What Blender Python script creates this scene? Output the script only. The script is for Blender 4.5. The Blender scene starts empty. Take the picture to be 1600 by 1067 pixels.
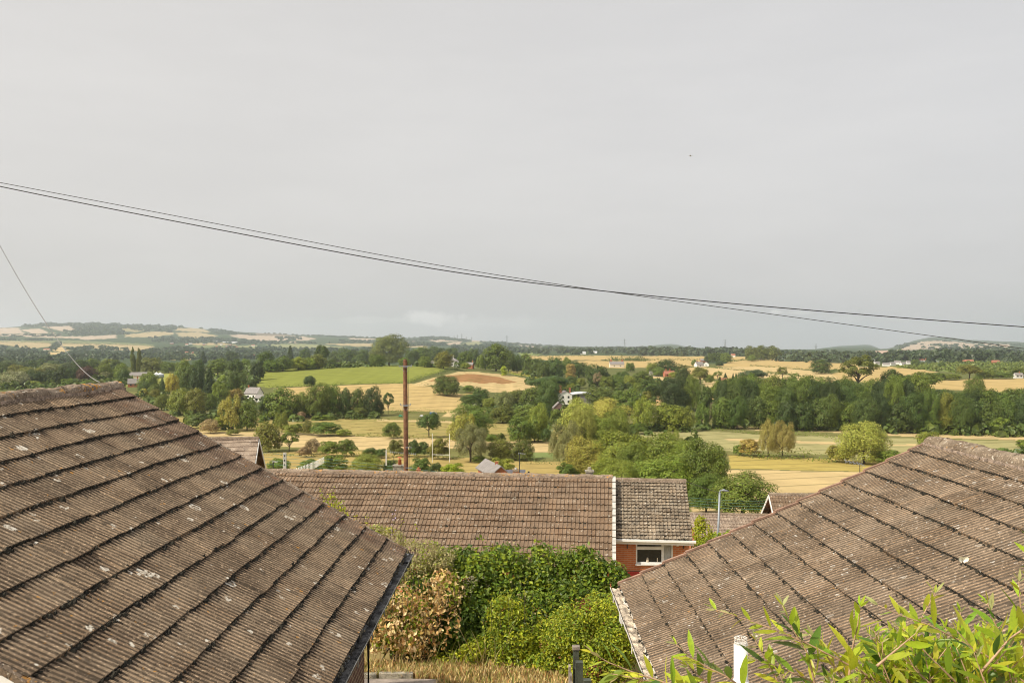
import bpy, math, random
import numpy as np
from mathutils import Vector, Matrix
F = 1400.0; CX = 800.0; CY = 533.5          # focal length and centre in photo pixels
S = bpy.context.scene
COL = S.collection
rng = np.random.default_rng(7)
R = math.radians

# ---------------------------------------------------------------- objects
def tag(o, label=None, cat=None, group=None, kind=None):
    if label: o['label'] = label
    if cat: o['category'] = cat
    if group: o['group'] = group
    if kind: o['kind'] = kind
    return o

def empty(name, loc, label, cat, group=None):
    o = bpy.data.objects.new(name, None); COL.objects.link(o)
    o.location = loc; o.empty_display_size = 0.2
    return tag(o, label, cat, group)

def link_mesh(name, me, parent=None):
    o = bpy.data.objects.new(name, me); COL.objects.link(o)
    if parent is not None: o.parent = parent
    return o

def np_mesh(name, V, Fq, mats, idx=None, smooth=False, col=None, colname='Col'):
    """V (n,3); Fq (m,k) index array with constant k, or list of such arrays"""
    me = bpy.data.meshes.new(name)
    V = np.asarray(V, dtype=np.float32).reshape(-1, 3)
    fl = Fq if isinstance(Fq, list) else [Fq]
    fl = [np.asarray(f, dtype=np.int32) for f in fl if len(f)]
    loops = np.concatenate([f.ravel() for f in fl])
    tot = np.concatenate([np.full(len(f), f.shape[1], dtype=np.int32) for f in fl])
    start = np.concatenate([[0], np.cumsum(tot)[:-1]]).astype(np.int32)
    me.vertices.add(len(V)); me.vertices.foreach_set('co', V.ravel())
    me.loops.add(len(loops)); me.loops.foreach_set('vertex_index', loops)
    me.polygons.add(len(tot)); me.polygons.foreach_set('loop_start', start)
    me.polygons.foreach_set('loop_total', tot)
    if idx is not None: me.polygons.foreach_set('material_index', np.asarray(idx, dtype=np.int32))
    me.polygons.foreach_set('use_smooth', np.full(len(tot), bool(smooth)))
    me.update(calc_edges=True)
    if col is not None:
        a = me.color_attributes.new(colname, 'FLOAT_COLOR', 'POINT')
        c = np.ones((len(V), 4), dtype=np.float32); c[:, :col.shape[1]] = col
        a.data.foreach_set('color', c.ravel())
    for m in (mats if isinstance(mats, (list, tuple)) else [mats]): me.materials.append(m)
    return me

class MB:
    """collects boxes, prisms and tubes; build() links them as ONE mesh object"""
    def __init__(s): s.v = []; s.f = []; s.i = []; s.m = 0
    def _add(s, vs, fs):
        b = len(s.v); s.v += [tuple(map(float, v)) for v in vs]
        for f in fs: s.f.append([b + k for k in f]); s.i.append(s.m)
    def box(s, c, d, rz=0.0, M=None):
        x, y, z = d[0]/2, d[1]/2, d[2]/2
        P = [(-x,-y,-z),(x,-y,-z),(x,y,-z),(-x,y,-z),(-x,-y,z),(x,-y,z),(x,y,z),(-x,y,z)]
        ca, sa = math.cos(rz), math.sin(rz)
        if M is None: Q = [(c[0]+ca*p[0]-sa*p[1], c[1]+sa*p[0]+ca*p[1], c[2]+p[2]) for p in P]
        else: Q = [tuple(Vector(c) + M @ Vector(p)) for p in P]
        s._add(Q, [(0,3,2,1),(4,5,6,7),(0,1,5,4),(1,2,6,5),(2,3,7,6),(3,0,4,7)])
    def bar(s, a, b, w, h, up=(0,0,1)):
        a, b = Vector(a), Vector(b); d = (b-a); L = d.length; d.normalize()
        u = Vector(up); n = d.cross(u)
        if n.length < 1e-5: n = d.cross(Vector((1,0,0)))
        n.normalize(); u = n.cross(d)
        M = Matrix((d, n, u)).transposed()
        s.box((a+b)/2, (L, w, h), M=M)
    def tube(s, pts, r, n=6, caps=True):
        pts = [Vector(p) for p in pts]; k = len(pts)
        rs = r if isinstance(r, (list, tuple)) else [r]*k
        vs = []
        for i, p in enumerate(pts):
            d = (pts[min(i+1, k-1)] - pts[max(i-1, 0)]).normalized()
            a = d.cross(Vector((0,0,1)))
            if a.length < 1e-3: a = d.cross(Vector((1,0,0)))
            a.normalize(); b = d.cross(a)
            for j in range(n):
                t = 2*math.pi*j/n
                vs.append(p + a*(rs[i]*math.cos(t)) + b*(rs[i]*math.sin(t)))
        fs = []
        for i in range(k-1):
            for j in range(n):
                fs.append((i*n+j, i*n+(j+1)%n, (i+1)*n+(j+1)%n, (i+1)*n+j))
        if caps: fs += [tuple(range(n))[::-1], tuple((k-1)*n+j for j in range(n))]
        s._add(vs, fs)
    def poly(s, vs, fs): s._add(vs, fs)
    def prism(s, outline, a, b):
        """outline: list of 3D points, extruded by vector b-a"""
        a, b = Vector(a), Vector(b); n = len(outline); d = b-a
        vs = [Vector(p)+a for p in outline] + [Vector(p)+a+d for p in outline]
        fs = [tuple(range(n))[::-1], tuple(range(n, 2*n))] + [(i, (i+1)%n, n+(i+1)%n, n+i) for i in range(n)]
        s._add(vs, fs)
    def build(s, name, mats, parent=None, smooth=False):
        off = Vector((0,0,0)) if parent is None else Vector(parent.location)
        if parent is not None and parent.parent is not None: off += Vector(parent.parent.location)
        if parent is not None and parent.type == 'MESH' and parent.parent is not None: off = Vector(parent.parent.location)
        me = bpy.data.meshes.new(name)
        me.from_pydata([(v[0]-off.x, v[1]-off.y, v[2]-off.z) for v in s.v], [], s.f)
        for m in (mats if isinstance(mats, (list, tuple)) else [mats]): me.materials.append(m)
        me.polygons.foreach_set('material_index', s.i)
        me.polygons.foreach_set('use_smooth', [bool(smooth)]*len(s.f))
        me.update()
        return link_mesh(name, me, parent)

# ---------------------------------------------------------------- materials
def new_mat(name):
    m = bpy.data.materials.new(name); m.use_nodes = True
    nt = m.node_tree; b = nt.nodes['Principled BSDF']
    return m, nt, b
def N(nt, t, **kw):
    n = nt.nodes.new(t)
    for k, v in kw.items():
        if k in n.inputs.keys() if isinstance(k, str) else False: n.inputs[k].default_value = v
        else: setattr(n, k, v)
    return n
def math_(nt, op, a, b=None, c=None, clamp=False):
    n = nt.nodes.new('ShaderNodeMath'); n.operation = op; n.use_clamp = clamp
    for i, x in enumerate((a, b, c)):
        if x is None: continue
        if isinstance(x, (int, float)): n.inputs[i].default_value = x
        else: nt.links.new(x, n.inputs[i])
    return n.outputs[0]
def mixc(nt, fac, a, b, blend='MIX'):
    n = nt.nodes.new('ShaderNodeMix'); n.data_type = 'RGBA'; n.blend_type = blend
    for sock, x in ((n.inputs[0], fac), (n.inputs[6], a), (n.inputs[7], b)):
        if isinstance(x, (int, float)): sock.default_value = x
        elif isinstance(x, (tuple, list)): sock.default_value = (*x[:3], 1)
        else: nt.links.new(x, sock)
    return n.outputs[2]
def noise(nt, vec, scale, detail=3, rough=0.55):
    n = nt.nodes.new('ShaderNodeTexNoise'); n.inputs['Scale'].default_value = scale
    n.inputs['Detail'].default_value = detail; n.inputs['Roughness'].default_value = rough
    if vec is not None: nt.links.new(vec, n.inputs['Vector'])
    return n.outputs[0]
def sstep(nt, x, a, b):
    n = nt.nodes.new('ShaderNodeMapRange'); n.interpolation_type = 'SMOOTHSTEP'
    nt.links.new(x, n.inputs[0]); n.inputs[1].default_value = a; n.inputs[2].default_value = b
    return n.outputs[0]
def objco(nt): return nt.nodes.new('ShaderNodeTexCoord').outputs['Object']

def plain(name, c, rough=0.6, var=0.12, scale=4.0, bump=0.0, metal=0.0):
    m, nt, b = new_mat(name)
    co = objco(nt)
    n1 = noise(nt, co, scale, 4); n2 = noise(nt, co, scale*9, 3)
    f = math_(nt, 'ADD', math_(nt, 'MULTIPLY', n1, .6), math_(nt, 'MULTIPLY', n2, .4))
    lo = [max(0, x*(1-2*var)) for x in c]; hi = [min(1, x*(1+2*var)) for x in c]
    nt.links.new(mixc(nt, sstep(nt, f, .3, .7), lo, hi), b.inputs['Base Color'])
    b.inputs['Roughness'].default_value = rough; b.inputs['Metallic'].default_value = metal
    if bump:
        bp = nt.nodes.new('ShaderNodeBump'); bp.inputs['Strength'].default_value = bump
        bp.inputs['Distance'].default_value = .02
        nt.links.new(n2, bp.inputs['Height']); nt.links.new(bp.outputs[0], b.inputs['Normal'])
    return m

def tile_mat(name, lo, hi, lichen=1.0, orange=.5, dark=.6, spot_scale=2.6, rust=None, lcol=(.62,.58,.50), tint=False):
    """weathered concrete tile: mottled brown, pale lichen rings, orange lichen, black moss specks"""
    m, nt, b = new_mat(name); co = objco(nt)
    n1 = noise(nt, co, 2.2, 5); n2 = noise(nt, co, 38, 3, .7); n3 = noise(nt, co, 9, 4)
    base = mixc(nt, sstep(nt, n1, .32, .68), lo, hi)
    if tint:
        at = nt.nodes.new('ShaderNodeAttribute'); at.attribute_name = 'tint'; base = mixc(nt, 1.0, base, at.outputs['Color'], 'MULTIPLY')
        n9 = noise(nt, co, .7, 3); base = mixc(nt, math_(nt, 'MULTIPLY', sstep(nt, n9, .5, .68), .22), base, [x*.62 for x in lo])
    base = mixc(nt, math_(nt, 'MULTIPLY', sstep(nt, n2, .585, .65), .75), base, [min(.6, x*1.9) for x in hi])
    base = mixc(nt, math_(nt, 'MULTIPLY', sstep(nt, n2, .42, .345), dark), base, (.02,.017,.013))
    base = mixc(nt, math_(nt, 'MULTIPLY', sstep(nt, n3, .60, .68), .8*dark), base, (.035,.03,.022))
    if rust:
        n5 = noise(nt, co, 4.0, 4, .65)
        base = mixc(nt, math_(nt, 'MULTIPLY', sstep(nt, n5, .56, .66), .7), base, rust)
    # lichen discs and rings
    dist = nt.nodes.new('ShaderNodeVectorMath'); dist.operation = 'MULTIPLY_ADD'
    nz = nt.nodes.new('ShaderNodeTexNoise'); nz.inputs['Scale'].default_value = 14
    nt.links.new(co, nz.inputs['Vector']); nt.links.new(nz.outputs['Color'], dist.inputs[0])
    dist.inputs[1].default_value = (.07,.07,.07); nt.links.new(co, dist.inputs[2])
    for sc, rad, thr, w, amt in ((spot_scale, .22, .30, .045, .9), (spot_scale*2.7, .22, .52, .09, .85)):
        v = nt.nodes.new('ShaderNodeTexVoronoi'); v.inputs['Scale'].default_value = sc
        nt.links.new(dist.outputs[0], v.inputs['Vector'])
        sp = nt.nodes.new('ShaderNodeSeparateColor'); nt.links.new(v.outputs['Color'], sp.inputs[0])
        rr = math_(nt, 'MULTIPLY', sp.outputs[1], rad)
        d = math_(nt, 'SUBTRACT', v.outputs['Distance'], rr)
        ring = sstep(nt, math_(nt, 'ABSOLUTE', d), w, w*.35)
        fill = math_(nt, 'MULTIPLY', sstep(nt, d, .01, -.02), .45)
        k = math_(nt, 'MAXIMUM', ring, fill)
        brk = sstep(nt, noise(nt, co, 21, 2), .40, .55)
        k = math_(nt, 'MULTIPLY', math_(nt, 'MULTIPLY', k, brk), math_(nt, 'GREATER_THAN', sp.outputs[0], thr))
        base = mixc(nt, math_(nt, 'MULTIPLY', k, amt*lichen, clamp=True), base, lcol)
    if orange:
        n4 = noise(nt, co, 13, 3, .6); n6 = noise(nt, co, 1.3, 2)
        k = math_(nt, 'MULTIPLY', sstep(nt, n4, .655-.06*max(0, orange-.8), .69-.06*max(0, orange-.8)), sstep(nt, n6, .45, .6))
        base = mixc(nt, math_(nt, 'MULTIPLY', k, min(1, orange)), base, (.55,.25,.03))
    nt.links.new(base, b.inputs['Base Color']); b.inputs['Roughness'].default_value = .95
    b.inputs['Specular IOR Level'].default_value = .2
    bp = nt.nodes.new('ShaderNodeBump'); bp.inputs['Strength'].default_value = .6; bp.inputs['Distance'].default_value = .006
    nt.links.new(n2, bp.inputs['Height']); nt.links.new(bp.outputs[0], b.inputs['Normal'])
    return m

def brick_mat(name, axis, c1, c2, mortar, w=.225, h=.075):
    m, nt, b = new_mat(name); co = objco(nt)
    sp = nt.nodes.new('ShaderNodeSeparateXYZ'); nt.links.new(co, sp.inputs[0])
    cb = nt.nodes.new('ShaderNodeCombineXYZ')
    nt.links.new(sp.outputs[0 if axis == 'x' else 1], cb.inputs[0]); nt.links.new(sp.outputs[2], cb.inputs[1])
    t = nt.nodes.new('ShaderNodeTexBrick'); nt.links.new(cb.outputs[0], t.inputs['Vector'])
    t.inputs['Scale'].default_value = 1; t.inputs['Brick Width'].default_value = w; t.inputs['Row Height'].default_value = h
    t.inputs['Mortar Size'].default_value = .010; t.inputs['Color1'].default_value = (*c1, 1); t.inputs['Color2'].default_value = (*c2, 1)
    t.inputs['Mortar'].default_value = (*mortar, 1)
    n = noise(nt, co, 5, 4)
    nt.links.new(mixc(nt, math_(nt, 'MULTIPLY', sstep(nt, n, .4, .7), .35), t.outputs['Color'], [x*.6 for x in c1]), b.inputs['Base Color'])
    b.inputs['Roughness'].default_value = .9
    bp = nt.nodes.new('ShaderNodeBump'); bp.inputs['Strength'].default_value = .5; bp.inputs['Distance'].default_value = .008
    bp.invert = True
    nt.links.new(t.outputs['Fac'], bp.inputs['Height']); nt.links.new(bp.outputs[0], b.inputs['Normal'])
    return m

def leaf_mat(name, attr=None, trans=.28, spread=.5, gloss=.45, veins=False):
    """leaf: colour from the object (or from its leaf attribute), varied leaf by leaf, some light passing through"""
    m, nt, b = new_mat(name)
    geo = nt.nodes.new('ShaderNodeNewGeometry'); rnd = geo.outputs['Random Per Island']
    if attr:
        a = nt.nodes.new('ShaderNodeAttribute'); a.attribute_name = attr; c = a.outputs['Color']
    else:
        a = nt.nodes.new('ShaderNodeObjectInfo'); c = a.outputs['Color']
    hs = nt.nodes.new('ShaderNodeHueSaturation'); nt.links.new(c, hs.inputs['Color'])
    val = nt.nodes.new('ShaderNodeMapRange'); nt.links.new(rnd, val.inputs[0])
    val.inputs[3].default_value = 1-spread; val.inputs[4].default_value = 1+spread
    nt.links.new(val.outputs[0], hs.inputs['Value'])
    r2 = math_(nt, 'FRACT', math_(nt, 'MULTIPLY', rnd, 37.7))
    hv = nt.nodes.new('ShaderNodeMapRange'); nt.links.new(r2, hv.inputs[0])
    hv.inputs[3].default_value = .482; hv.inputs[4].default_value = .518
    nt.links.new(hv.outputs[0], hs.inputs['Hue'])
    if veins:
        nv = noise(nt, objco(nt), 90, 3, .6); nb = noise(nt, objco(nt), 26, 2)
        c2 = mixc(nt, math_(nt, 'MULTIPLY', sstep(nt, nv, .45, .7), .35), hs.outputs[0], (.10,.16,.02)); c2 = mixc(nt, math_(nt, 'MULTIPLY', sstep(nt, nb, .66, .72), .6), c2, (.30,.17,.05))
        nt.links.new(c2, b.inputs['Base Color'])
    else: nt.links.new(hs.outputs[0], b.inputs['Base Color'])
    b.inputs['Roughness'].default_value = gloss
    b.inputs['Specular IOR Level'].default_value = .3
    tr = nt.nodes.new('ShaderNodeBsdfTranslucent')
    wc = nt.nodes.new('ShaderNodeHueSaturation'); nt.links.new(hs.outputs[0], wc.inputs['Color'])
    wc.inputs['Value'].default_value = 1.5; wc.inputs['Hue'].default_value = .485
    nt.links.new(wc.outputs[0], tr.inputs['Color'])
    mx = nt.nodes.new('ShaderNodeMixShader'); mx.inputs[0].default_value = trans
    nt.links.new(b.outputs[0], mx.inputs[1]); nt.links.new(tr.outputs[0], mx.inputs[2])
    nt.links.new(mx.outputs[0], nt.nodes['Material Output'].inputs[0])
    return m

MT = dict(
    roofL=tile_mat('dark_ribbed_tile', (.190,.132,.085), (.310,.226,.148), 1.0, .6, .65, 2.3, tint=True),
    roofLrust=tile_mat('rusty_edge_tile', (.16,.105,.072), (.27,.182,.125), .8, .8, .6, 3.5, rust=(.17,.075,.04), tint=True),
    ridgeL=tile_mat('lichened_ridge_tile', (.17,.125,.088), (.30,.235,.175), 1.3, 2.3, .8, 13.0),
    roofR=tile_mat('tan_ribbed_tile', (.176,.122,.077), (.288,.208,.138), .9, .35, .75, 6.0, lcol=(.58,.55,.50), tint=True),
    ridgeR=tile_mat('grey_ridge_tile', (.16,.12,.084), (.27,.215,.158), 1.0, .4, .6, 9.0),
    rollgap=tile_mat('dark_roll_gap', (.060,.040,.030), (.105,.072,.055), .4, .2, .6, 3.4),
    groove=tile_mat('groove_dirt_and_shade', (.062,.046,.032), (.125,.094,.066), .8, .2, .6, 2.3),  # dirt in the grooves, with shade painted onto the rib fronts
    grooveR=tile_mat('groove_dirt_and_shade_tan', (.080,.062,.046), (.140,.108,.080), .4, .2, .5, 6.0),  # groove dirt and painted rib shade again, for the tan roof
    roofM=tile_mat('brown_roll_tile', (.158,.108,.071), (.216,.151,.101), .7, .5, .4, 3.4, tint=True),
    roofG=tile_mat('grey_roll_tile', (.150,.118,.085), (.29,.235,.172), 1.0, .25, 1.0, 5.0, tint=True),
    roofS=tile_mat('pale_roll_tile', (.20,.15,.115), (.32,.25,.19), .8, .3, .6, 4.0),
    moss=plain('moss', (.024,.021,.014), 1, .5, 12),  # cushions of moss; on the tile butts it also paints shade
    debris=plain('pale_gutter_silt', (.42,.35,.27), 1, .45, 9, .5),
    silt=plain('dark_gutter_silt', (.085,.082,.08), 1, .5, 7, .6),
    grey_pvc=plain('grey_plastic', (.13,.13,.13), .5, .25, 6),
    black_pvc=plain('black_plastic', (.018,.02,.024), .35, .1),
    white=plain('white_plastic', (.78,.77,.74), .4, .04, 3),
    dirty_white=plain('dirty_white_paint', (.62,.59,.54), .6, .12, 5),
    render=plain('pale_render', (.66,.64,.60), .9, .06, 2),
    verge=plain('pink_clay_verge', (.27,.165,.115), .9, .2, 8),
    mortar=plain('weathered_mortar', (.30,.23,.18), 1, .4, 12, .5),
    brickL=brick_mat('dark_red_brick_side', 'y', (.105,.045,.035), (.15,.06,.045), (.36,.27,.17)),
    brick_dk=brick_mat('dark_red_brick_front', 'x', (.105,.045,.035), (.15,.06,.045), (.36,.27,.17)),
    brickM=brick_mat('orange_red_brick', 'x', (.50,.150,.055), (.60,.205,.080), (.54,.31,.19)),
    brick_far=plain('far_red_brick', (.40,.14,.07), .9, .15, 3),
    glass=plain('dark_window_glass', (.02,.022,.024), .08, .1),
    curtain=plain('grey_net_curtain', (.50,.50,.48), .9, .1, 8),
    wood_pole=plain('brown_stained_pole', (.175,.082,.042), .85, .3, 6, .4),
    steel=plain('galvanised_steel', (.27,.30,.33), .5, .12, 5, 0, .2),
    lattice=plain('pylon_steel', (.22,.23,.24), .6, .1),
    wire=plain('dark_cable', (.035,.035,.035), .6, .1),
    pale_wire=plain('pale_cable', (.30,.30,.30), .6, .1),
    green_wire=plain('green_cable', (.10,.21,.165), .5, .1),
    slate=plain('grey_slate_roof', (.225,.205,.195), .7, .15, 2),
    redroof=plain('red_clay_roof', (.33,.13,.08), .85, .15, 2),
    whitewall=plain('white_wall', (.80,.78,.72), .9, .05, 1),
    creamwall=plain('cream_wall', (.66,.58,.46), .9, .08, 1),
    metalroof=plain('pale_metal_roof', (.60,.61,.63), .45, .06, 1),
    bark=plain('bark', (.10,.075,.055), .95, .3, 5, .4),
    pot=plain('terracotta_pot', (.42,.12,.05), .8, .15, 9),
    stone=plain('lichened_stone', (.30,.27,.21), .95, .35, 7, .5),
    oldwood=plain('weathered_wood', (.26,.22,.18), .9, .25, 9, .4),
    greenpost=plain('green_painted_wood', (.062,.072,.052), .7, .25, 7, .2),
    concrete=plain('pale_concrete', (.48,.46,.42), .9, .15, 6),
    tarmac=plain('faded_tarmac', (.27,.225,.19), .95, .2, 6, .4),
    stem=plain('pinkish_stem', (.42,.27,.17), .7, .2, 20),
    petal=plain('white_wing', (.82,.80,.68), .7, .05),
    dark=plain('dark_body', (.03,.03,.03), .8, .1),
    blue=plain('blue_paint', (.06,.16,.40), .4, .1),
    greenpaint=plain('green_paint', (.05,.26,.13), .4, .1),
    orangepaint=plain('orange_paint', (.55,.13,.04), .5, .1),
    red=plain('red_paint', (.45,.04,.04), .5, .1),
    rubber=plain('rubber', (.02,.02,.02), .9, .1),
    leaf=leaf_mat('tree_leaves', spread=.33),
    leafc=leaf_mat('shrub_leaves', 'Col', .32, .35),
    leaf_near=leaf_mat('cotoneaster_leaves', 'Col', .42, .25, .38, True),
    blade=leaf_mat('grass_blades', 'Col', .2, .4, .8),
)
def V3(px, py, Y): return Vector(((px-CX)/F*Y, Y, -(py-CY)/F*Y))
# ---------------------------------------------------------------- the lie of the land (height map in metres, camera at z = 0)
def prof(pairs): return np.array([p[0] for p in pairs], float), np.array([-(p[1]-CY)/F*p[0] for p in pairs])
NEAR = ([-60, 13, 16.5, 20, 26, 32, 46, 60, 100, 180], [-5.6, -5.6, -5.9, -6.6, -8.8, -10.6, -12.6, -15.0, -21.5, -31.0])
PROF = {
 0:   prof([(280,722),(350,685.6),(434,656),(520,632),(600,615),(700,600),(850,587),(1000,579),(1300,571),(1800,562),(2500,553),(3200,546),(4500,533)]),
 250: prof([(280,722),(350,685.6),(434,656),(510,633),(590,615),(700,600),(850,587),(1000,580),(1300,572),(1800,563),(2500,555),(3200,549),(4500,537)]),
 420: prof([(280,722),(434,656),(490,637),(590,604),(740,576),(820,574),(1000,580),(1300,573),(2000,562),(3000,550),(4500,541)]),
 690: prof([(280,722),(434,656),(490,639),(590,603),(740,572),(820,571),(1000,577),(1300,571),(2000,562),(3000,551),(4500,543)]),
 790: prof([(280,722),(434,656),(500,638),(590,612),(740,585),(820,580),(1000,576),(1300,568),(2000,559),(3000,551),(4500,545)]),
 900: prof([(280,722),(434,656),(500,640),(600,617),(700,603),(850,588),(1000,578),(1300,567),(1600,560),(2000,556),(3000,550),(4500,546)]),
 1060:prof([(280,722),(400,667),(450,650),(520,628),(600,612),(700,601),(850,588),(1000,579),(1300,567),(1600,560),(2200,555),(3000,550),(4500,547)]),
 1200:prof([(280,722),(396,668),(430,651),(480,628),(560,609),(700,597),(900,584),(1050,575),(1300,567),(1600,561),(2200,556),(3000,551),(4500,547)]),
 1600:prof([(280,722),(370,682),(400,664),(450,634),(520,612),(620,601),(720,593),(900,584),(1200,572),(1600,564),(2200,557),(3000,552),(4500,548)]),
}
RIDGE = [(-700,516),(-200,514),(0,512),(30,510),(60,506),(100,505),(150,505),(200,507),(260,509),(320,514),(380,519),(420,521),(470,524),(520,526),
 (560,527),(600,528),(640,528),(670,526),(700,527),(740,532),(780,534),(800,535),(850,539),(880,541),(950,542),(1000,542),(1020,539.5),(1045,537),
 (1060,538.5),(1078,543),(1150,545),(1200,546),(1270,546),(1290,543),(1310,540.5),(1340,539),(1357,538),(1366,541),(1376,545),(1390,544),(1400,541),(1430,531.5),(1455,526.5),
 (1480,526.5),(1510,530.5),(1550,532.5),(1600,534.5),(1700,540),(2300,542)]
RY = [(-700,8000),(560,8200),(640,9500),(780,9500),(850,11000),(1000,13000),(1020,15000),(1080,15000),(1200,13000),(1290,15000),(1372,15000),(1392,9500),(2300,9500)]
YG = np.concatenate([np.linspace(-60, 60, 121), np.geomspace(61, 17000, 500)])
PG = np.arange(-1000, 2601, 8.0)
def build_height():
    keys = sorted(PROF); rows = []
    for k in keys:
        y, z = PROF[k]
        yy = np.concatenate([NEAR[0], y]); zz = np.concatenate([NEAR[1], z])
        rows.append(np.interp(YG, yy, zz))
    rows = np.array(rows)                                      # (profiles, Y)
    Z = np.array([np.interp(PG, keys, rows[:, j]) for j in range(len(YG))]).T
    rp = np.interp(PG, *zip(*RIDGE)); ry = np.interp(PG, *zip(*RY))
    for i in range(len(PG)):
        z0 = np.interp(4500, YG, Z[i]); zr = -(rp[i]-CY)/F*ry[i]
        m = YG > 4500
        t = np.clip((YG[m]-4500)/(ry[i]-4500), 0, 1)
        zz = z0 + (zr-z0)*(t*.75 + .25*t*t*(3-2*t))
        over = YG[m] > ry[i]
        zz[over] = zr - (YG[m][over]-ry[i])*.12
        Z[i, m] = zz
    return Z
ZT = build_height()
def ground_z(X, Y):
    X = np.asarray(X, float); Y = np.asarray(Y, float)
    px = CX + F*X/np.maximum(Y, 60.0)
    a = np.clip((px-PG[0])/8.0, 0, len(PG)-1.001); i = a.astype(int); fa = a-i
    j = np.clip(np.searchsorted(YG, Y)-1, 0, len(YG)-2); fb = np.clip((Y-YG[j])/(YG[j+1]-YG[j]), 0, 1)
    z = (ZT[i,j]*(1-fa)+ZT[i+1,j]*fa)*(1-fb) + (ZT[i,j+1]*(1-fa)+ZT[i+1,j+1]*fa)*fb
    amp = np.clip((Y-300)/4000, 0, 1)*1.5 + np.clip((Y-150)/300, 0, .25)
    return z + amp*(np.sin(X*.021+1.3)*np.cos(Y*.017) + .5*np.sin(X*.057+Y*.043))
YS = np.geomspace(25, 16500, 4000)
def hit(px, py):
    """first point of the ground seen at a photo pixel"""
    X = (px-CX)/F*YS; z = ground_z(X, YS)
    g = CY - z/YS*F
    k = np.argmax(g <= py) if (g <= py).any() else int(np.argmin(g))
    Y = YS[k]; x = (px-CX)/F*Y
    return Vector((x, Y, float(ground_z(x, Y))))

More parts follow.
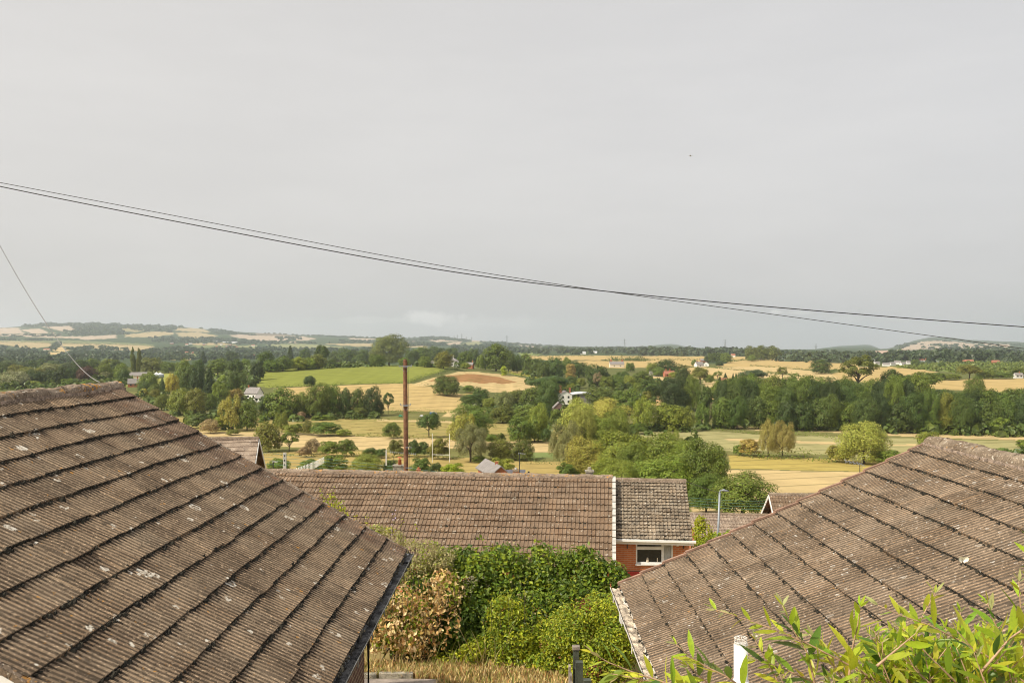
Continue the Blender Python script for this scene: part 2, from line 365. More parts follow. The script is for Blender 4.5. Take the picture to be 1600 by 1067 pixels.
TAN=(.43,.318,.142); STRAW=(.485,.368,.185); CROP=(.205,.225,.050); PAST=(.31,.255,.095); GREYG=(.315,.29,.135)
YEL=(.395,.31,.095); DOCK=(.30,.165,.075); WOOD=(.055,.075,.028); GRN=(.17,.21,.075); PINK=(.46,.335,.25); SAND=(.48,.31,.15)
PITCH=(.37,.28,.105); ORCH=(.15,.19,.055); BRN=(.20,.14,.09); FARW=(.060,.085,.045); RUS=(.17,.165,.062)
FIELDS = [  # outline traced in the photo, albedo, speckle (tufts, weeds)
 ([(-600,740),(-600,612),(300,612),(420,640),(1000,640),(1150,668),(2200,672),(2200,740)], RUS, .5),
 ([(-500,790),(-500,708),(380,708),(560,703),(700,714),(820,721),(1060,722),(1060,775)], PITCH, .1),
 ([(-500,668),(330,669),(440,676),(520,680),(640,684),(760,688),(860,691),(910,692),(910,707),(830,706),(760,699),(640,703),(560,703),(460,699),(400,695),(-500,692)], STRAW, 0),
 ([(-500,640),(160,640),(240,652),(440,653),(620,655),(760,660),(910,660),(910,690),(760,687),(640,683),(520,679),(440,675),(-500,667)], PAST, 1),
 ([(430,607),(500,603),(600,600),(640,599),(690,606),(725,618),(735,632),(720,644),(620,642),(500,640),(430,625)], TAN, .15),
 ([(590,655.5),(760,659),(760,662),(590,658)], STRAW, 0),
 ([(700,641),(728,641),(728,652),(690,651)], STRAW, 0),
 ([(400,584),(420,579),(500,574),(560,571),(705,570),(695,578),(665,589),(635,598),(560,600),(480,603),(420,606),(400,603)], CROP, 0),
 ([(640,601),(680,590),(717,580),(745,581),(800,587),(838,593),(840,606),(800,613),(770,613),(700,599),(660,603)], STRAW, .5),
 ([(668,596),(700,587),(728,583.5),(755,585.5),(780,589.5),(808,598),(785,600),(770,597.5),(755,599),(738,596.5),(715,597),(700,594.5)], DOCK, .9),
 ([(722,616),(745,612),(765,618),(740,632),(725,628)], PAST, .5),
 ([(800,578),(850,583),(850,592),(795,583)], PAST, .6),
 ([(820,556),(930,555),(1000,556.5),(1100,556.5),(1105,561),(1085,572),(1000,575),(930,575),(900,566),(820,561)], TAN, .1),
 ([(855,563),(955,562.5),(955,563.5),(860,564.5)], WOOD, 0),
 ([(1060,573),(1090,572),(1185,581),(1165,592),(1070,592)], TAN, 0),
 ([(1140,558),(1172,556),(1172,562),(1145,563)], TAN, 0),
 ([(1145,563),(1215,560),(1260,562),(1335,565),(1345,576),(1280,578),(1200,574),(1120,573)], TAN, .05),
 ([(1100,574),(1200,573),(1280,580),(1325,591),(1300,597),(1230,592),(1150,588),(1095,582)], STRAW, 0),
 ([(1315,592),(1300,585),(1330,574),(1400,573),(1468,581),(1420,589),(1380,602)], TAN, 0),
 ([(1010,587),(1050,590),(1045,604),(1015,600)], STRAW, 0),
 ([(1098,594),(1125,596),(1125,606),(1100,604)], STRAW, 0),
 ([(1108,608),(1135,608),(1135,625),(1110,625)], SAND, .2),
 ([(1395,574),(1470,566),(1700,565),(1700,586),(1500,583),(1440,577)], ORCH, 0),
 ([(1440,601),(1470,594),(1520,592),(1720,591),(1720,612),(1540,612),(1450,607)], TAN, 0),
 ([(1000,612),(1036,610),(1040,633),(1000,634)], SAND, .5),
 ([(940,672),(1050,672),(1130,675),(1200,679),(1700,692),(1700,726),(1380,716),(1200,705),(960,704)], GREYG, .35),
 ([(1105,664),(1180,666),(1260,667),(1400,674),(1700,683),(1700,692),(1420,682),(1330,677),(1260,674),(1180,672)], STRAW, .3),
 ([(1130,685),(1160,686),(1305,690),(1305,694),(1140,689)], STRAW, .1),
 ([(1385,694),(1480,694),(1480,696),(1385,696.5)], STRAW, .1),
 ([(1140,711),(1250,715),(1385,722),(1900,738),(1900,752),(1300,735),(1140,732)], YEL, .25),
 ([(1080,733),(1300,736),(1900,752),(1900,830),(1080,800)], STRAW, 0),
 ([(815,706),(875,707),(875,716),(815,715)], GRN, .2),
 ([(150,604),(200,590),(245,582),(282,583),(282,597),(240,600),(170,608)], (.27,.28,.075), .2),
 ([(336,584),(358,583),(358,591),(336,592)], (.27,.28,.075), .1),
 # far plain and hills
 ([(-600,532),(0,533),(80,535),(79,541),(55,544.5),(38,544),(0,538),(-600,538)], TAN, 0),
 ([(90,536),(200,538),(236,540),(241,543),(225,549),(200,548),(140,544),(105,541.5),(93,541)], TAN, 0),
 ([(75,547),(95,542),(112,546),(100,550)], STRAW, 0), ([(74,550),(96,550),(88,559),(80,556)], STRAW, 0),
 ([(-600,529.5),(0,530.5),(80,532.5),(110,531.5),(200,536),(240,538.5),(242,541),(200,538),(90,535.5),(0,533),(-600,532)], GRN, 0),
 ([(-300,511),(0,512.5),(29,512),(39,521),(0,522),(-300,523)], PINK, 0), ([(33,515),(65,513.5),(76,520),(92,520.5),(50,521.5)], PINK, 0),
 ([(66,510.5),(110,509),(121,517.5),(100,518.5),(85,514.5)], PINK, 0), ([(33,526),(130,525.5),(182,523),(182,528.5),(130,531),(120,529)], PINK, 0),
 ([(0,523),(50,522),(95,523),(60,526),(0,525)], PINK, 0),
 ([(185,513),(210,512),(228,516),(215,519),(198,518)], PAST, 0), ([(196,523),(242,518),(271,519),(271,522),(240,527),(196,526.5)], TAN, 0),
 ([(273,513),(315,512),(329,519.5),(310,519),(275,516.5)], TAN, 0), ([(275,520),(310,519),(342,524.5),(330,526.5),(280,525.5)], TAN, 0),
 ([(280,526),(320,526),(326,528.5),(290,529)], TAN, 0), ([(358,524),(385,521),(402,522),(402,532),(370,527.5)], PINK, 0),
 ([(400,524),(445,525),(456,529.5),(430,534),(400,533.5)], PINK, 0), ([(445,525),(465,524),(496,529.5),(475,532.5),(460,531),(450,527.5)], PINK, 0),
 ([(446,534),(470,533),(466,536),(450,536)], PINK, 0), ([(498,537),(582,536.5),(583,541.5),(552,541)], TAN, 0),
 ([(544,528),(592,529),(576,532.5),(555,533)], PINK, 0), ([(400,519.5),(450,521.5),(460,522.5),(440,525),(400,523.5)], BRN, 0),
 ([(412,538.5),(470,537),(543,542.5),(500,546),(440,543)], (.25,.27,.10), 0), ([(300,540),(352,538),(352,543),(308,544)], GRN, 0),
 ([(368,541),(402,539),(402,545),(368,545)], (.25,.27,.10), 0), ([(220,551),(312,553),(312,558),(225,554)], (.27,.28,.10), 0), ([(248,561),(302,561),(292,564)], STRAW, 0),
 ([(298,536),(350,535.5),(370,539),(300,539)], TAN, 0),
 ([(630,532),(650,533),(667,537.5),(640,538.5)], PINK, 0), ([(633,539),(669,540),(666,543.5),(633,542.5)], TAN, 0),
 ([(668,531),(700,529.5),(745,531),(762,532.5),(745,535),(720,533),(680,534.5)], PINK, 0), ([(695,536.5),(725,532.5),(715,540),(703,539)], PINK, 0),
 ([(718,539),(735,533.5),(757,534),(749,539)], (.27,.28,.10), 0), ([(800,535.5),(830,540),(800,538)], PINK, 0),
 ([(815,540),(846,541.5),(846,543),(820,543)], PINK, 0),
 ([(810,551),(852,550),(842,555),(813,555)], (.22,.26,.09), 0), ([(883,548),(922,547),(917,553),(884,553)], (.22,.26,.09), 0),
 ([(1396,549),(1420,540),(1440,533.5),(1480,532),(1520,537),(1580,537.5),(1577,543.5),(1500,545),(1440,546)], PINK, .7),
 ([(1360,549),(1392,547),(1400,552),(1370,553)], PINK, 0), ([(1000,556),(1052,556),(1052,562),(1010,562)], TAN, 0),
]
def inside(px, py, poly):
    c = np.zeros(px.shape, bool); n = len(poly)
    for i in range(n):
        x1, y1 = poly[i]; x2, y2 = poly[(i+1) % n]
        if y1 == y2: continue
        t = ((y1 > py) != (y2 > py)) & (px < (x2-x1)*(py-y1)/(y2-y1)+x1)
        c ^= t
    return c
def make_ground():
    u = np.concatenate([np.linspace(-1.5,-.72,40,endpoint=False), np.linspace(-.72,.72,880), np.linspace(.72,1.5,41)[1:]])
    yr = np.concatenate([np.linspace(-25, 60, 90), np.geomspace(60.8, 470, 260), np.geomspace(471, 1500, 330), np.geomspace(1506, 16500, 230)])
    UU, YY = np.meshgrid(u, yr); XX = UU*(YY+40)
    ZZ = ground_z(XX, YY)
    Yp = np.maximum(YY, 5)
    px = CX + F*XX/Yp; py = CY - F*ZZ/Yp
    # ragged field edges
    px2 = px + 1.2*np.sin(YY*.09)+.6*np.sin(XX*.2); py2 = py + .35*np.sin(XX*.11+YY*.031)+.2*np.sin(XX*.37)
    c = np.zeros(XX.shape+(4,), np.float32)
    c[..., :3] = RUS; c[..., 3] = .6
    far = YY > 1250
    c[far, :3] = FARW; c[far, 3] = 0
    mid = (YY > 430) & ~far
    c[mid, :3] = (.12,.13,.05); c[mid, 3] = .3
    nr = YY < 60; c[nr, :3] = (.30,.23,.10); c[nr, 3] = .5
    vis = YY > 62
    for poly, col, sp in FIELDS:
        ys = [p[1] for p in poly]
        m = inside(px2, py2, poly) & vis
        if max(ys) < 566 : m &= YY > 1000
        elif max(ys) < 612: m &= YY > 480
        cc = np.array(col)
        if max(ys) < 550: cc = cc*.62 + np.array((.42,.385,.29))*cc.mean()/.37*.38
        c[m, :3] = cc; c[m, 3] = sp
    nu, ny = len(u), len(yr)
    i = np.arange(ny-1)[:, None]*nu + np.arange(nu-1)[None, :]
    q = np.stack([i, i+1, i+1+nu, i+nu], -1).reshape(-1, 4)
    m, nt, b = new_mat('field_ground'); co = objco(nt)
    a = nt.nodes.new('ShaderNodeAttribute'); a.attribute_name = 'Col'
    n0 = noise(nt, co, .012, 4); n1 = noise(nt, co, .09, 4); n2 = noise(nt, co, .9, 3, .7)
    base = mixc(nt, math_(nt, 'MULTIPLY', sstep(nt, n0, .3, .7), .30), a.outputs['Color'], (.5,.5,.5), 'SOFT_LIGHT')
    hs = nt.nodes.new('ShaderNodeHueSaturation'); nt.links.new(base, hs.inputs['Color'])
    mp2 = nt.nodes.new('ShaderNodeMapping'); mp2.inputs['Rotation'].default_value = (0,0,R(68)); mp2.inputs['Scale'].default_value = (.16,.008,.1); nt.links.new(co, mp2.inputs[0])
    n7 = noise(nt, mp2.outputs[0], 1.0, 4, .6)
    v = math_(nt, 'ADD', math_(nt, 'MULTIPLY', n1, .40), math_(nt, 'MULTIPLY', n2, .22))
    nt.links.new(math_(nt, 'ADD', math_(nt, 'ADD', v, math_(nt, 'MULTIPLY', n7, .42)), .48), hs.inputs['Value'])
    # tractor lines
    wv = nt.nodes.new('ShaderNodeTexWave'); wv.inputs['Scale'].default_value = .022; wv.inputs['Distortion'].default_value = .6
    wv.inputs['Detail Scale'].default_value = .05
    mp = nt.nodes.new('ShaderNodeMapping'); mp.inputs['Rotation'].default_value = (0, 0, R(68)); nt.links.new(co, mp.inputs[0]); nt.links.new(mp.outputs[0], wv.inputs['Vector'])
    base = mixc(nt, math_(nt, 'MULTIPLY', sstep(nt, wv.outputs['Fac'], .93, .985), .42), hs.outputs[0], (.10,.10,.04))
    # tufts and weeds where the sheet says so
    sp = sstep(nt, noise(nt, co, .16, 5, .7), .57, .63)
    base = mixc(nt, math_(nt, 'MULTIPLY', math_(nt, 'MULTIPLY', sp, a.outputs['Alpha']), .8), base, (.15,.10,.035))
    sg = sstep(nt, noise(nt, co, .11, 4, .6), .55, .66)
    base = mixc(nt, math_(nt, 'MULTIPLY', math_(nt, 'MULTIPLY', sg, a.outputs['Alpha']), .5), base, (.17,.18,.05))
    nt.links.new(base, b.inputs['Base Color']); b.inputs['Roughness'].default_value = 1; b.inputs['Specular IOR Level'].default_value = 0
    V = np.stack([XX, YY, ZZ], -1).reshape(-1, 3)
    me = np_mesh('ground', V, q, m, smooth=True, col=c.reshape(-1, 4))
    o = link_mesh('ground', me); tag(o, 'dry summer valley floor of straw fields and green crops rising to hills', 'ground', kind='structure')
make_ground()
# ---------------------------------------------------------------- roofs laid in courses of real tiles
def tile_roof(name, parent, A, B, down, L, gauge, period, prof, tile_w, thick, mats, seed, jit=.004, sag=.010, edge=None, moss_n=0, moss_r=(.012,.03), groove=0, gsegs=(0,1), butt=0):
    g = np.random.default_rng(seed)
    A, B, down = map(lambda v: np.array(v, float), (A, B, down))
    al = B-A; W = np.linalg.norm(al); al /= W; down /= np.linalg.norm(down)
    nr = np.cross(al, down); nr = nr if nr[2] > 0 else -nr
    k = int(W/period)+1
    u = np.concatenate([(j+np.array([p[0] for p in prof]))*period for j in range(k)]); h = np.tile([p[1] for p in prof], k)
    m = u <= W; u, h = u[m], h[m]; u = np.append(u, W); h = np.append(h, h[-1])
    nc = int(round(L/gauge)); nu = len(u); ti = (u/tile_w).astype(int); nt_ = ti.max()+1
    V = []; Q = []; mi = []; base = 0; TI = []
    def sagf(s, u): return sag*(np.sin(u*.9+s*.5+seed)+.6*np.sin(u*2.1-s*1.1+seed*2))
    for c in range(nc):
        s0, s1 = c*gauge, (c+1)*gauge
        odd = (g.random(nt_) < .035)*g.uniform(.5, 2.2, nt_); jz = (g.normal(0, jit, nt_)+odd*jit*1.6)[ti]; js = (g.normal(0, jit*1.3, nt_)+odd*jit*3)[ti]; tn = np.clip(g.normal(1, .065, nt_)-odd*.10, .55, 1.35)[ti]; tw = g.normal(0, .02, nt_)[ti]; wob = .5*sag*np.sin(u*1.7+c*1.9)
        fine = g.normal(0, jit*.5, nu)
        rows = [(s0-.01+wob*.5, .004), (s0+gauge*.5+wob*.7, thick*.55), (s1-.004+js+wob, thick), (s1+js+wob, thick-.006), (s1+js*.8+wob-.004, -.012)]
        for r, (s, z) in enumerate(rows):
            s = np.broadcast_to(s, u.shape)
            hh = z + h*(1 if r < 4 else .3) + (jz if r >= 1 else 0)*(r < 4) + sagf(s1 if r > 1 else s0, u) + (fine if r in (2,3) else 0)
            V.append(A + u[:, None]*al + s[:, None]*down + hh[:, None]*nr)
        TI.append(np.tile(np.stack([tn*(1+tw), tn, tn*(1-tw)], 1), (5, 1)))
        i = np.arange(nu-1)
        for r in range(4):
            a = base+r*nu+i; b_ = base+(r+1)*nu+i
            Q.append(np.stack([a, b_, b_+1, a+1], 1))
            mm = np.zeros(nu-1, int)
            if butt and r == 3: mm[g.random(nt_)[ti[:-1]] < butt] = 1  # lower tile edges: moss colour with the shade of each course painted in
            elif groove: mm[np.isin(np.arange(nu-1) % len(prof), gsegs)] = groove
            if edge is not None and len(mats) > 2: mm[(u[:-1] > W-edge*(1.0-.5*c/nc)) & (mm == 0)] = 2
            mi.append(mm)
        base += 5*nu
    # deck below
    dk = np.array([A-.03*nr, A+al*W-.03*nr, A+al*W+down*L-.03*nr, A+down*L-.03*nr]); V.append(dk)
    Q.append(np.array([[base, base+1, base+2, base+3]])); mi.append(np.zeros(1, int)); base += 4
    # cushions of moss along the tile edges
    if moss_n:
        uu = g.uniform(0, W, moss_n); cc = g.integers(1, nc+1, moss_n); rr = g.uniform(*moss_r, moss_n)*g.uniform(.6,1.1,moss_n)
        P = A + uu[:, None]*al + (cc*gauge+g.normal(.006,.012,moss_n))[:, None]*down + (thick*.55+sagf(cc*gauge, uu))[:, None]*nr
        oc = np.array([(1,0,0),(.3,.9,0),(-.8,.5,0),(-.8,-.6,0),(.4,-.9,0),(0,0,1.0)])
        for t in range(moss_n):
            d = oc*rr[t]*g.uniform(.6,1.4,(6,1)); V.append(P[t] + d[:, :1]*al*1.5 + d[:, 1:2]*down + d[:, 2:]*nr*1.1)
            f = np.array([[base,base+1,base+5,base+5],[base+1,base+2,base+5,base+5],[base+2,base+3,base+5,base+5],[base+3,base+4,base+5,base+5],[base+4,base,base+5,base+5]])
            Q.append(f[:, :]); mi.append(np.ones(5, int)); base += 6
    V = np.concatenate(V); Q = np.concatenate(Q); mi = np.concatenate(mi); TI = np.concatenate(TI); TI = np.concatenate([TI, np.ones((len(V)-len(TI), 3))])
    tri = Q[:, 2] == Q[:, 3]
    if parent is not None: V = V - np.array(parent.location)
    flist = [Q[~tri], Q[tri][:, :3]]; idx = np.concatenate([mi[~tri], mi[tri]])
    me = np_mesh(name, V, flist, mats, idx, col=TI, colname='tint')
    return link_mesh(name, me, parent)
# cross-sections along the eave: fine ribs, and double rolls
RIB = [(0,0),(.28,.0005),(.42,.0095),(.66,.011),(.90,.0095)]
GROOVE = 3
ROLL = [(0,0),(.50,.002),(.58,.010),(.70,.022),(.82,.023),(.93,.010)]
PAN = [(0,0),(.3,-.003),(.5,.004),(.65,.018),(.82,.021),(.95,.007)]

def ridge_row(name, parent, A, B, r, seg, mats, seed, rough=.006, side=0.0):
    g = np.random.default_rng(seed); mb = MB()
    A, B = Vector(A), Vector(B); d = (B-A).normalized(); L = (B-A).length; n = max(1, int(round(L/seg)))
    sd = d.cross(Vector((0,0,1))).normalized(); up = Vector((0,0,1))
    for i in range(n):
        a = A + d*(L*i/n - .012); b = A + d*(L*(i+1)/n+.012)
        vs = []; fs = []; k = 12; rows = 6
        tilt = g.normal(0, rough*1.4); lift = g.normal(0, rough)
        for q in range(rows):
            p = a.lerp(b, q/(rows-1)); rr = r*(1+.05*(1-q/(rows-1)))
            for j in range(k+1):
                t = math.pi*(-.04+1.08*j/k); e = rr + g.normal(0, rough*.7)
                vs.append(p + sd*(e*math.cos(t)+tilt*.3) + up*(e*.82*math.sin(t)+lift+tilt*(q/(rows-1)-.5)))
        for q in range(rows-1):
            for j in range(k): fs.append((q*(k+1)+j, q*(k+1)+j+1, (q+1)*(k+1)+j+1, (q+1)*(k+1)+j))
        # thickness at both ends
        b0 = len(vs)
        for q, p in ((0, a), (rows-1, b)):
            for j in range(k+1):
                t = math.pi*(-.04+1.08*j/k); vs.append(p + sd*(r*.86*math.cos(t)) + up*(r*.68*math.sin(t)+lift))
        for e, q in ((0, 0), (1, rows-1)):
            for j in range(k): fs.append((q*(k+1)+j, q*(k+1)+j+1, b0+e*(k+1)+j+1, b0+e*(k+1)+j))
        for j in range(k): fs.append((b0+j, b0+j+1, b0+k+1+j+1, b0+k+1+j))
        mb.m = 0; mb._add(vs, fs)
        # bedding mortar at the foot
        mb.m = 1
        for s in (-1, 1):
            for q in range(5):
                p = a.lerp(b, (q+.5)/5) + sd*(s*r*.93) - up*(.02+.006*g.random())
                mb.bar(p-d*(L/n/9), p+d*(L/n/9), .05+.02*g.random(), .05+.015*g.random())
    return mb.build(name, mats, parent, smooth=False)

def gutter(name, parent, A, B, out, r, mats, seed, fill=True, brackets=0):
    """half-round channel from A to B, silt lying in it"""
    g = np.random.default_rng(seed); mb = MB(); A, B = Vector(A), Vector(B); d = (B-A).normalized(); out = Vector(out); up = Vector((0,0,1))
    k = 8; n = 40; vs = []; fs = []
    for q in range(n+1):
        p = A.lerp(B, q/n) + up*(.003*math.sin(q*.9))
        for ring, rr in ((0, r), (1, r-.006)):
            for j in range(k+1):
                t = math.pi*(1+j/k); vs.append(p + out*(rr*math.cos(t)) + up*(rr*math.sin(t)))
    w = 2*(k+1)
    for q in range(n):
        for j in range(k):
            fs.append((q*w+j, q*w+j+1, (q+1)*w+j+1, (q+1)*w+j)); a = q*w+k+1+j; fs.append((a, a+w, a+w+1, a+1))
        fs.append((q*w, (q+1)*w, (q+1)*w+k+1, q*w+k+1)); fs.append((q*w+k, q*w+2*k+1, (q+1)*w+2*k+1, (q+1)*w+k))
    mb._add(vs, fs)
    for b in range(brackets):
        p = A.lerp(B, (b+.5)/brackets); mb.box(p - up*(r+.01) , (.02,.05,.03)); mb.bar(p+out*(r+.004)-up*r, p+out*(r+.004)+up*.012, .03, .008)
    if fill:
        mb.m = 1; vs = []; fs = []; n2 = 160
        for q in range(n2+1):
            p = A.lerp(B, q/n2)
            for j in range(5):
                t = -1+j*.5; vs.append(p + out*(t*r*.86) + up*(-r*.42 + (1-t*t)*.012 + g.normal(0,.009) - .02*(math.sin(q*.31)>.8)))
        for q in range(n2):
            for j in range(4): fs.append((q*5+j, q*5+j+1, (q+1)*5+j+1, (q+1)*5+j))
        mb._add(vs, fs)
    return mb.build(name, mats, parent)

# ---------------------------------------------------------------- left bungalow under our window
def left_bungalow():
    far_r = Vector((-5.62, 12.7, -.64)); far_e = Vector((-1.49, 12.7, -2.965))
    d = Vector((.0143, 1, 0)).normalized(); Ln = 7.05
    nr, ne = far_r-d*Ln, far_e-d*Ln
    root = empty('bungalow', (-5.6, 9.2, -5.6), 'brown ribbed tile bungalow at lower left with lichened ridge and dark gutter', 'bungalow')
    down = (far_e-far_r).normalized(); L = (far_e-far_r).length
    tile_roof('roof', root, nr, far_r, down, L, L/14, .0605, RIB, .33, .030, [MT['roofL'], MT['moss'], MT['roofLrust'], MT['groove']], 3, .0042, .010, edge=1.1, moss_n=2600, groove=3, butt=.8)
    # the slope beyond the ridge
    down2 = Vector((-down.x, 0, down.z)); tile_roof('roof', root, nr, far_r, down2, L, L/14, .0605, RIB, .33, .030, [MT['roofL'], MT['moss'], MT['roofLrust']], 4, .004, .01)
    ridge_row('ridge', root, nr+Vector((0,0,-.015)), far_r+Vector((0,0,-.015))+d*.03, .108, .40, [MT['ridgeL'], MT['mortar']], 5, .006)
    # mortar along the far verge and near verge
    g = np.random.default_rng(11); mb = MB()
    for (r0, s) in ((far_r, 1), (nr, -1)):
        n = 90; mb = MB()
        for i in range(n):
            p = r0 + down*(L*(i+.5)/n) + d*s*(.005) + Vector((0,0,-.012+.008*g.random()))
            mb.bar(p-down*(L/n*.6), p+down*(L/n*.6), .05+.03*g.random(), .035+.018*g.random())
        mb.build('verge_mortar', MT['ridgeL'], root)
    # gutter, fascia
    out = Vector((1,0,0)); off = out*.035 + Vector((0,0,-.030))
    gutter('gutter', root, ne+off, far_e+off+d*.06, out, .066, [MT['grey_pvc'], MT['silt']], 6, True, 9)
    mb = MB(); mb.bar(ne+Vector((-.06,0,-.10)), far_e+Vector((-.06,0,-.10)), .025, .17); mb.build('fascia', MT['black_pvc'], root)
    mb = MB(); mb.bar(ne+Vector((-.32,0,-.16)), far_e+Vector((-.32,0,-.16)), .50, .012); mb.build('soffit', MT['black_pvc'], root)
    # walls
    wx = far_e.x-.55; wl = far_r.x*2-wx; y1 = far_r.y-.32; y0 = nr.y+.30; zt = far_e.z-.17; zb = -5.7
    mb = MB(); mb.m = 0; mb.box((wx-.12, (y0+y1)/2, (zt+zb)/2), (.24, y1-y0, zt-zb)); mb.build('side_wall', MT['brickL'], root)
    ap = far_r.z-.12
    for y, e in ((y0, .12), (y1-.24, .12)):
        w0, w1 = wl, wx-.245; mb = MB()
        mb.prism([(w0,y,zb),(w1,y,zb),(w1,y,zt+.05),((w0+w1)/2,y,ap-.05),(w0,y,zt+.05)], (0,0,0), (0,.24,0))
        mb.build('gable_wall', MT['render'], root)
    mb = MB()
    mb.bar(nr+down*.05+Vector((0,-.02,-.13)), nr+down*L+Vector((0,-.02,-.13)), .03, .17)
    mb.build('bargeboard', MT['white'], root); mb = MB()
    mb.bar(far_r+down*.05+Vector((0,-.02,-.13)), far_r+down*L+Vector((0,-.02,-.13)), .03, .17)
    mb.build('bargeboard', MT['white'], root)
    # black downpipe with swan neck at the far corner
    mb = MB(); px, py = wx+.065, y1-.06
    mb.tube([(far_e.x+.03, py, far_e.z-.08), (far_e.x+.03, py, far_e.z-.16), (px+.02, py, far_e.z-.52), (px, py, far_e.z-.62), (px, py, zb)], .036, 10)
    for z in (-4.0, -5.0): mb.box((px-.02, py, z), (.09,.10,.05))
    mb.tube([(far_e.x+.03, py, far_e.z-.045), (far_e.x+.03, py, far_e.z-.14)], [.085,.05], 10)
    mb.build('downpipe', MT['black_pvc'], root)
left_bungalow()

# ---------------------------------------------------------------- right bungalow
def right_bungalow():
    far_r = Vector((5.585, 11.86, -1.335)); far_e = Vector((1.43, 11.86, -3.235))
    d = Vector((.0071, 1, 0)).normalized(); Ln = 7.4
    nr, ne = far_r-d*Ln, far_e-d*Ln
    root = empty('bungalow', (5.6, 8.2, -5.6), 'tan ribbed tile bungalow at lower right with clay verge and white gutter', 'bungalow')
    down = (far_e-far_r).normalized(); L = (far_e-far_r).length
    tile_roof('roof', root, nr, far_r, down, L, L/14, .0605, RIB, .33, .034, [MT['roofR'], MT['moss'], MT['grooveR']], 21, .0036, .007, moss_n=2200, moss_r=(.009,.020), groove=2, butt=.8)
    down2 = Vector((-down.x, 0, down.z)); tile_roof('roof', root, nr, far_r, down2, L, L/14, .0605, RIB, .33, .026, [MT['roofR'], MT['moss']], 22)
    ridge_row('ridge', root, nr+Vector((0,0,-.01)), far_r+Vector((0,0,-.01))+d*.04, .122, .42, [MT['ridgeR'], MT['mortar']], 23, .007)
    # stepped clay verge, one piece a course
    mb = MB(); up = Vector((0,0,1))
    for c in range(14):
        a = far_r+down*(L*c/14+.0) + d*.035 + up*.015; b = far_r+down*(L*(c+1)/14+.015) + d*.035 + up*.042
        mb.bar(a, b, .045, .026); mb.bar(a+d*.015-up*.06, b+d*.015-up*.06, .02, .12)
    mb.build('verge_strip', MT['verge'], root)
    out = Vector((-1,0,0)); off = out*.05 + Vector((0,0,-.035))
    gutter('gutter', root, ne+off, far_e+off+d*.10, out, .075, [MT['dirty_white'], MT['debris']], 24, True, 8)
    mb = MB(); mb.bar(ne+Vector((.055,0,-.12)), far_e+Vector((.055,0,-.12)), .025, .19); mb.build('fascia', MT['white'], root)
    mb = MB(); mb.box((far_e.x-.03, 11.15, far_e.z-.17), (.12,.14,.16)); mb.tube([(far_e.x-.03,11.15,far_e.z-.2),(far_e.x+.2,11.15,far_e.z-.6),(far_e.x+.42,11.15,far_e.z-.75),(far_e.x+.42,11.15,-5.7)], .036, 8)
    mb.build('downpipe', MT['white'], root)
    wx = far_e.x+.52; wr = far_r.x*2-wx; y1 = far_r.y-.25; y0 = nr.y+.25; zt = far_e.z-.17; zb = -5.8
    mb = MB(); mb.box((wx+.12,(y0+y1)/2,(zt+zb)/2), (.24,y1-y0,zt-zb)); mb.build('side_wall', MT['brickL'], root)
    for y in (y0, y1-.24):
        mb = MB(); mb.prism([(wx+.245,y,zb),(wr,y,zb),(wr,y,zt+.05),((wx+wr)/2,y,far_r.z-.14),(wx+.245,y,zt+.05)], (0,0,0), (0,.24,0)); mb.build('gable_wall', MT['brick_dk'], root)
right_bungalow()

# ---------------------------------------------------------------- bungalows below the hedge
def mid_long():
    A = V3(330, 737.5, 38.3); B = V3(957, 746.0, 36.4); A.z = B.z+.05
    d = (B-A).normalized(); side = Vector((d.y, -d.x, 0)).normalized()   # towards us
    if side.y > 0: side = -side
    rise, half = 2.62, 4.55; down = (side*half + Vector((0,0,-rise))).normalized(); L = math.hypot(half, rise)
    root = empty('bungalow', ((A.x+B.x)/2, (A.y+B.y)/2, -11.5), 'long brown rolled tile bungalow beyond the hedge, white strip on its right verge', 'bungalow')
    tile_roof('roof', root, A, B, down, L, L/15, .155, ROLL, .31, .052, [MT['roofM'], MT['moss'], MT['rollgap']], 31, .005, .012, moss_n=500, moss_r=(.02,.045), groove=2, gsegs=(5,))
    down2 = (-side*half + Vector((0,0,-rise))).normalized()
    tile_roof('roof', root, A, B, down2, L, L/15, .155, ROLL, .31, .034, [MT['roofM'], MT['moss']], 32)
    ridge_row('ridge', root, A+Vector((0,0,.0)), B+Vector((0,0,.0)), .13, .45, [MT['ridgeL'], MT['mortar']], 33, .008)
    mb = MB(); n = 13
    for i in range(n):
        a = B+down*(L*i/n)+d*.06+Vector((0,0,.02)); b = B+down*(L*(i+.94)/n)+d*.06+Vector((0,0,.045)); mb.bar(a, b, .13, .09)
    mb.build('verge_strip', MT['concrete'], root)
    mb = MB(); e = B+down*L; a = A+down*L; zt = e.z-.1
    for (p, q) in ((a-side*.45, e-side*.45-d*.05),): mb.bar(Vector((p.x,p.y,(zt-12)/2)), Vector((q.x,q.y,(zt-12)/2)), .25, abs(-12-zt))
    p1 = B-d*.15
    mb.prism([Vector((p1.x,p1.y,p1.z-.2)), p1+down*(L-.5)+Vector((0,0,-.2)), Vector(((p1+down*(L-.5)).x,(p1+down*(L-.5)).y,-12)), Vector(((p1+down2*(L-.5)).x,(p1+down2*(L-.5)).y,-12)), p1+down2*(L-.5)+Vector((0,0,-.2))], (0,0,0), -d*.2)
    mb.build('wall', MT['brickM'], root)
    mb = MB(); c = V3(921, 741, 37.3); mb.box((c.x, c.y, c.z-.25), (.30,.30,.75)); mb.box((c.x,c.y,c.z+.14), (.36,.36,.07)); mb.tube([(c.x,c.y,c.z+.17),(c.x,c.y,c.z+.30)], [.09,.07], 8)
    mb.build('chimney', MT['stone'], root)
    return B, d, side
MB_B, MB_d, MB_s = mid_long()
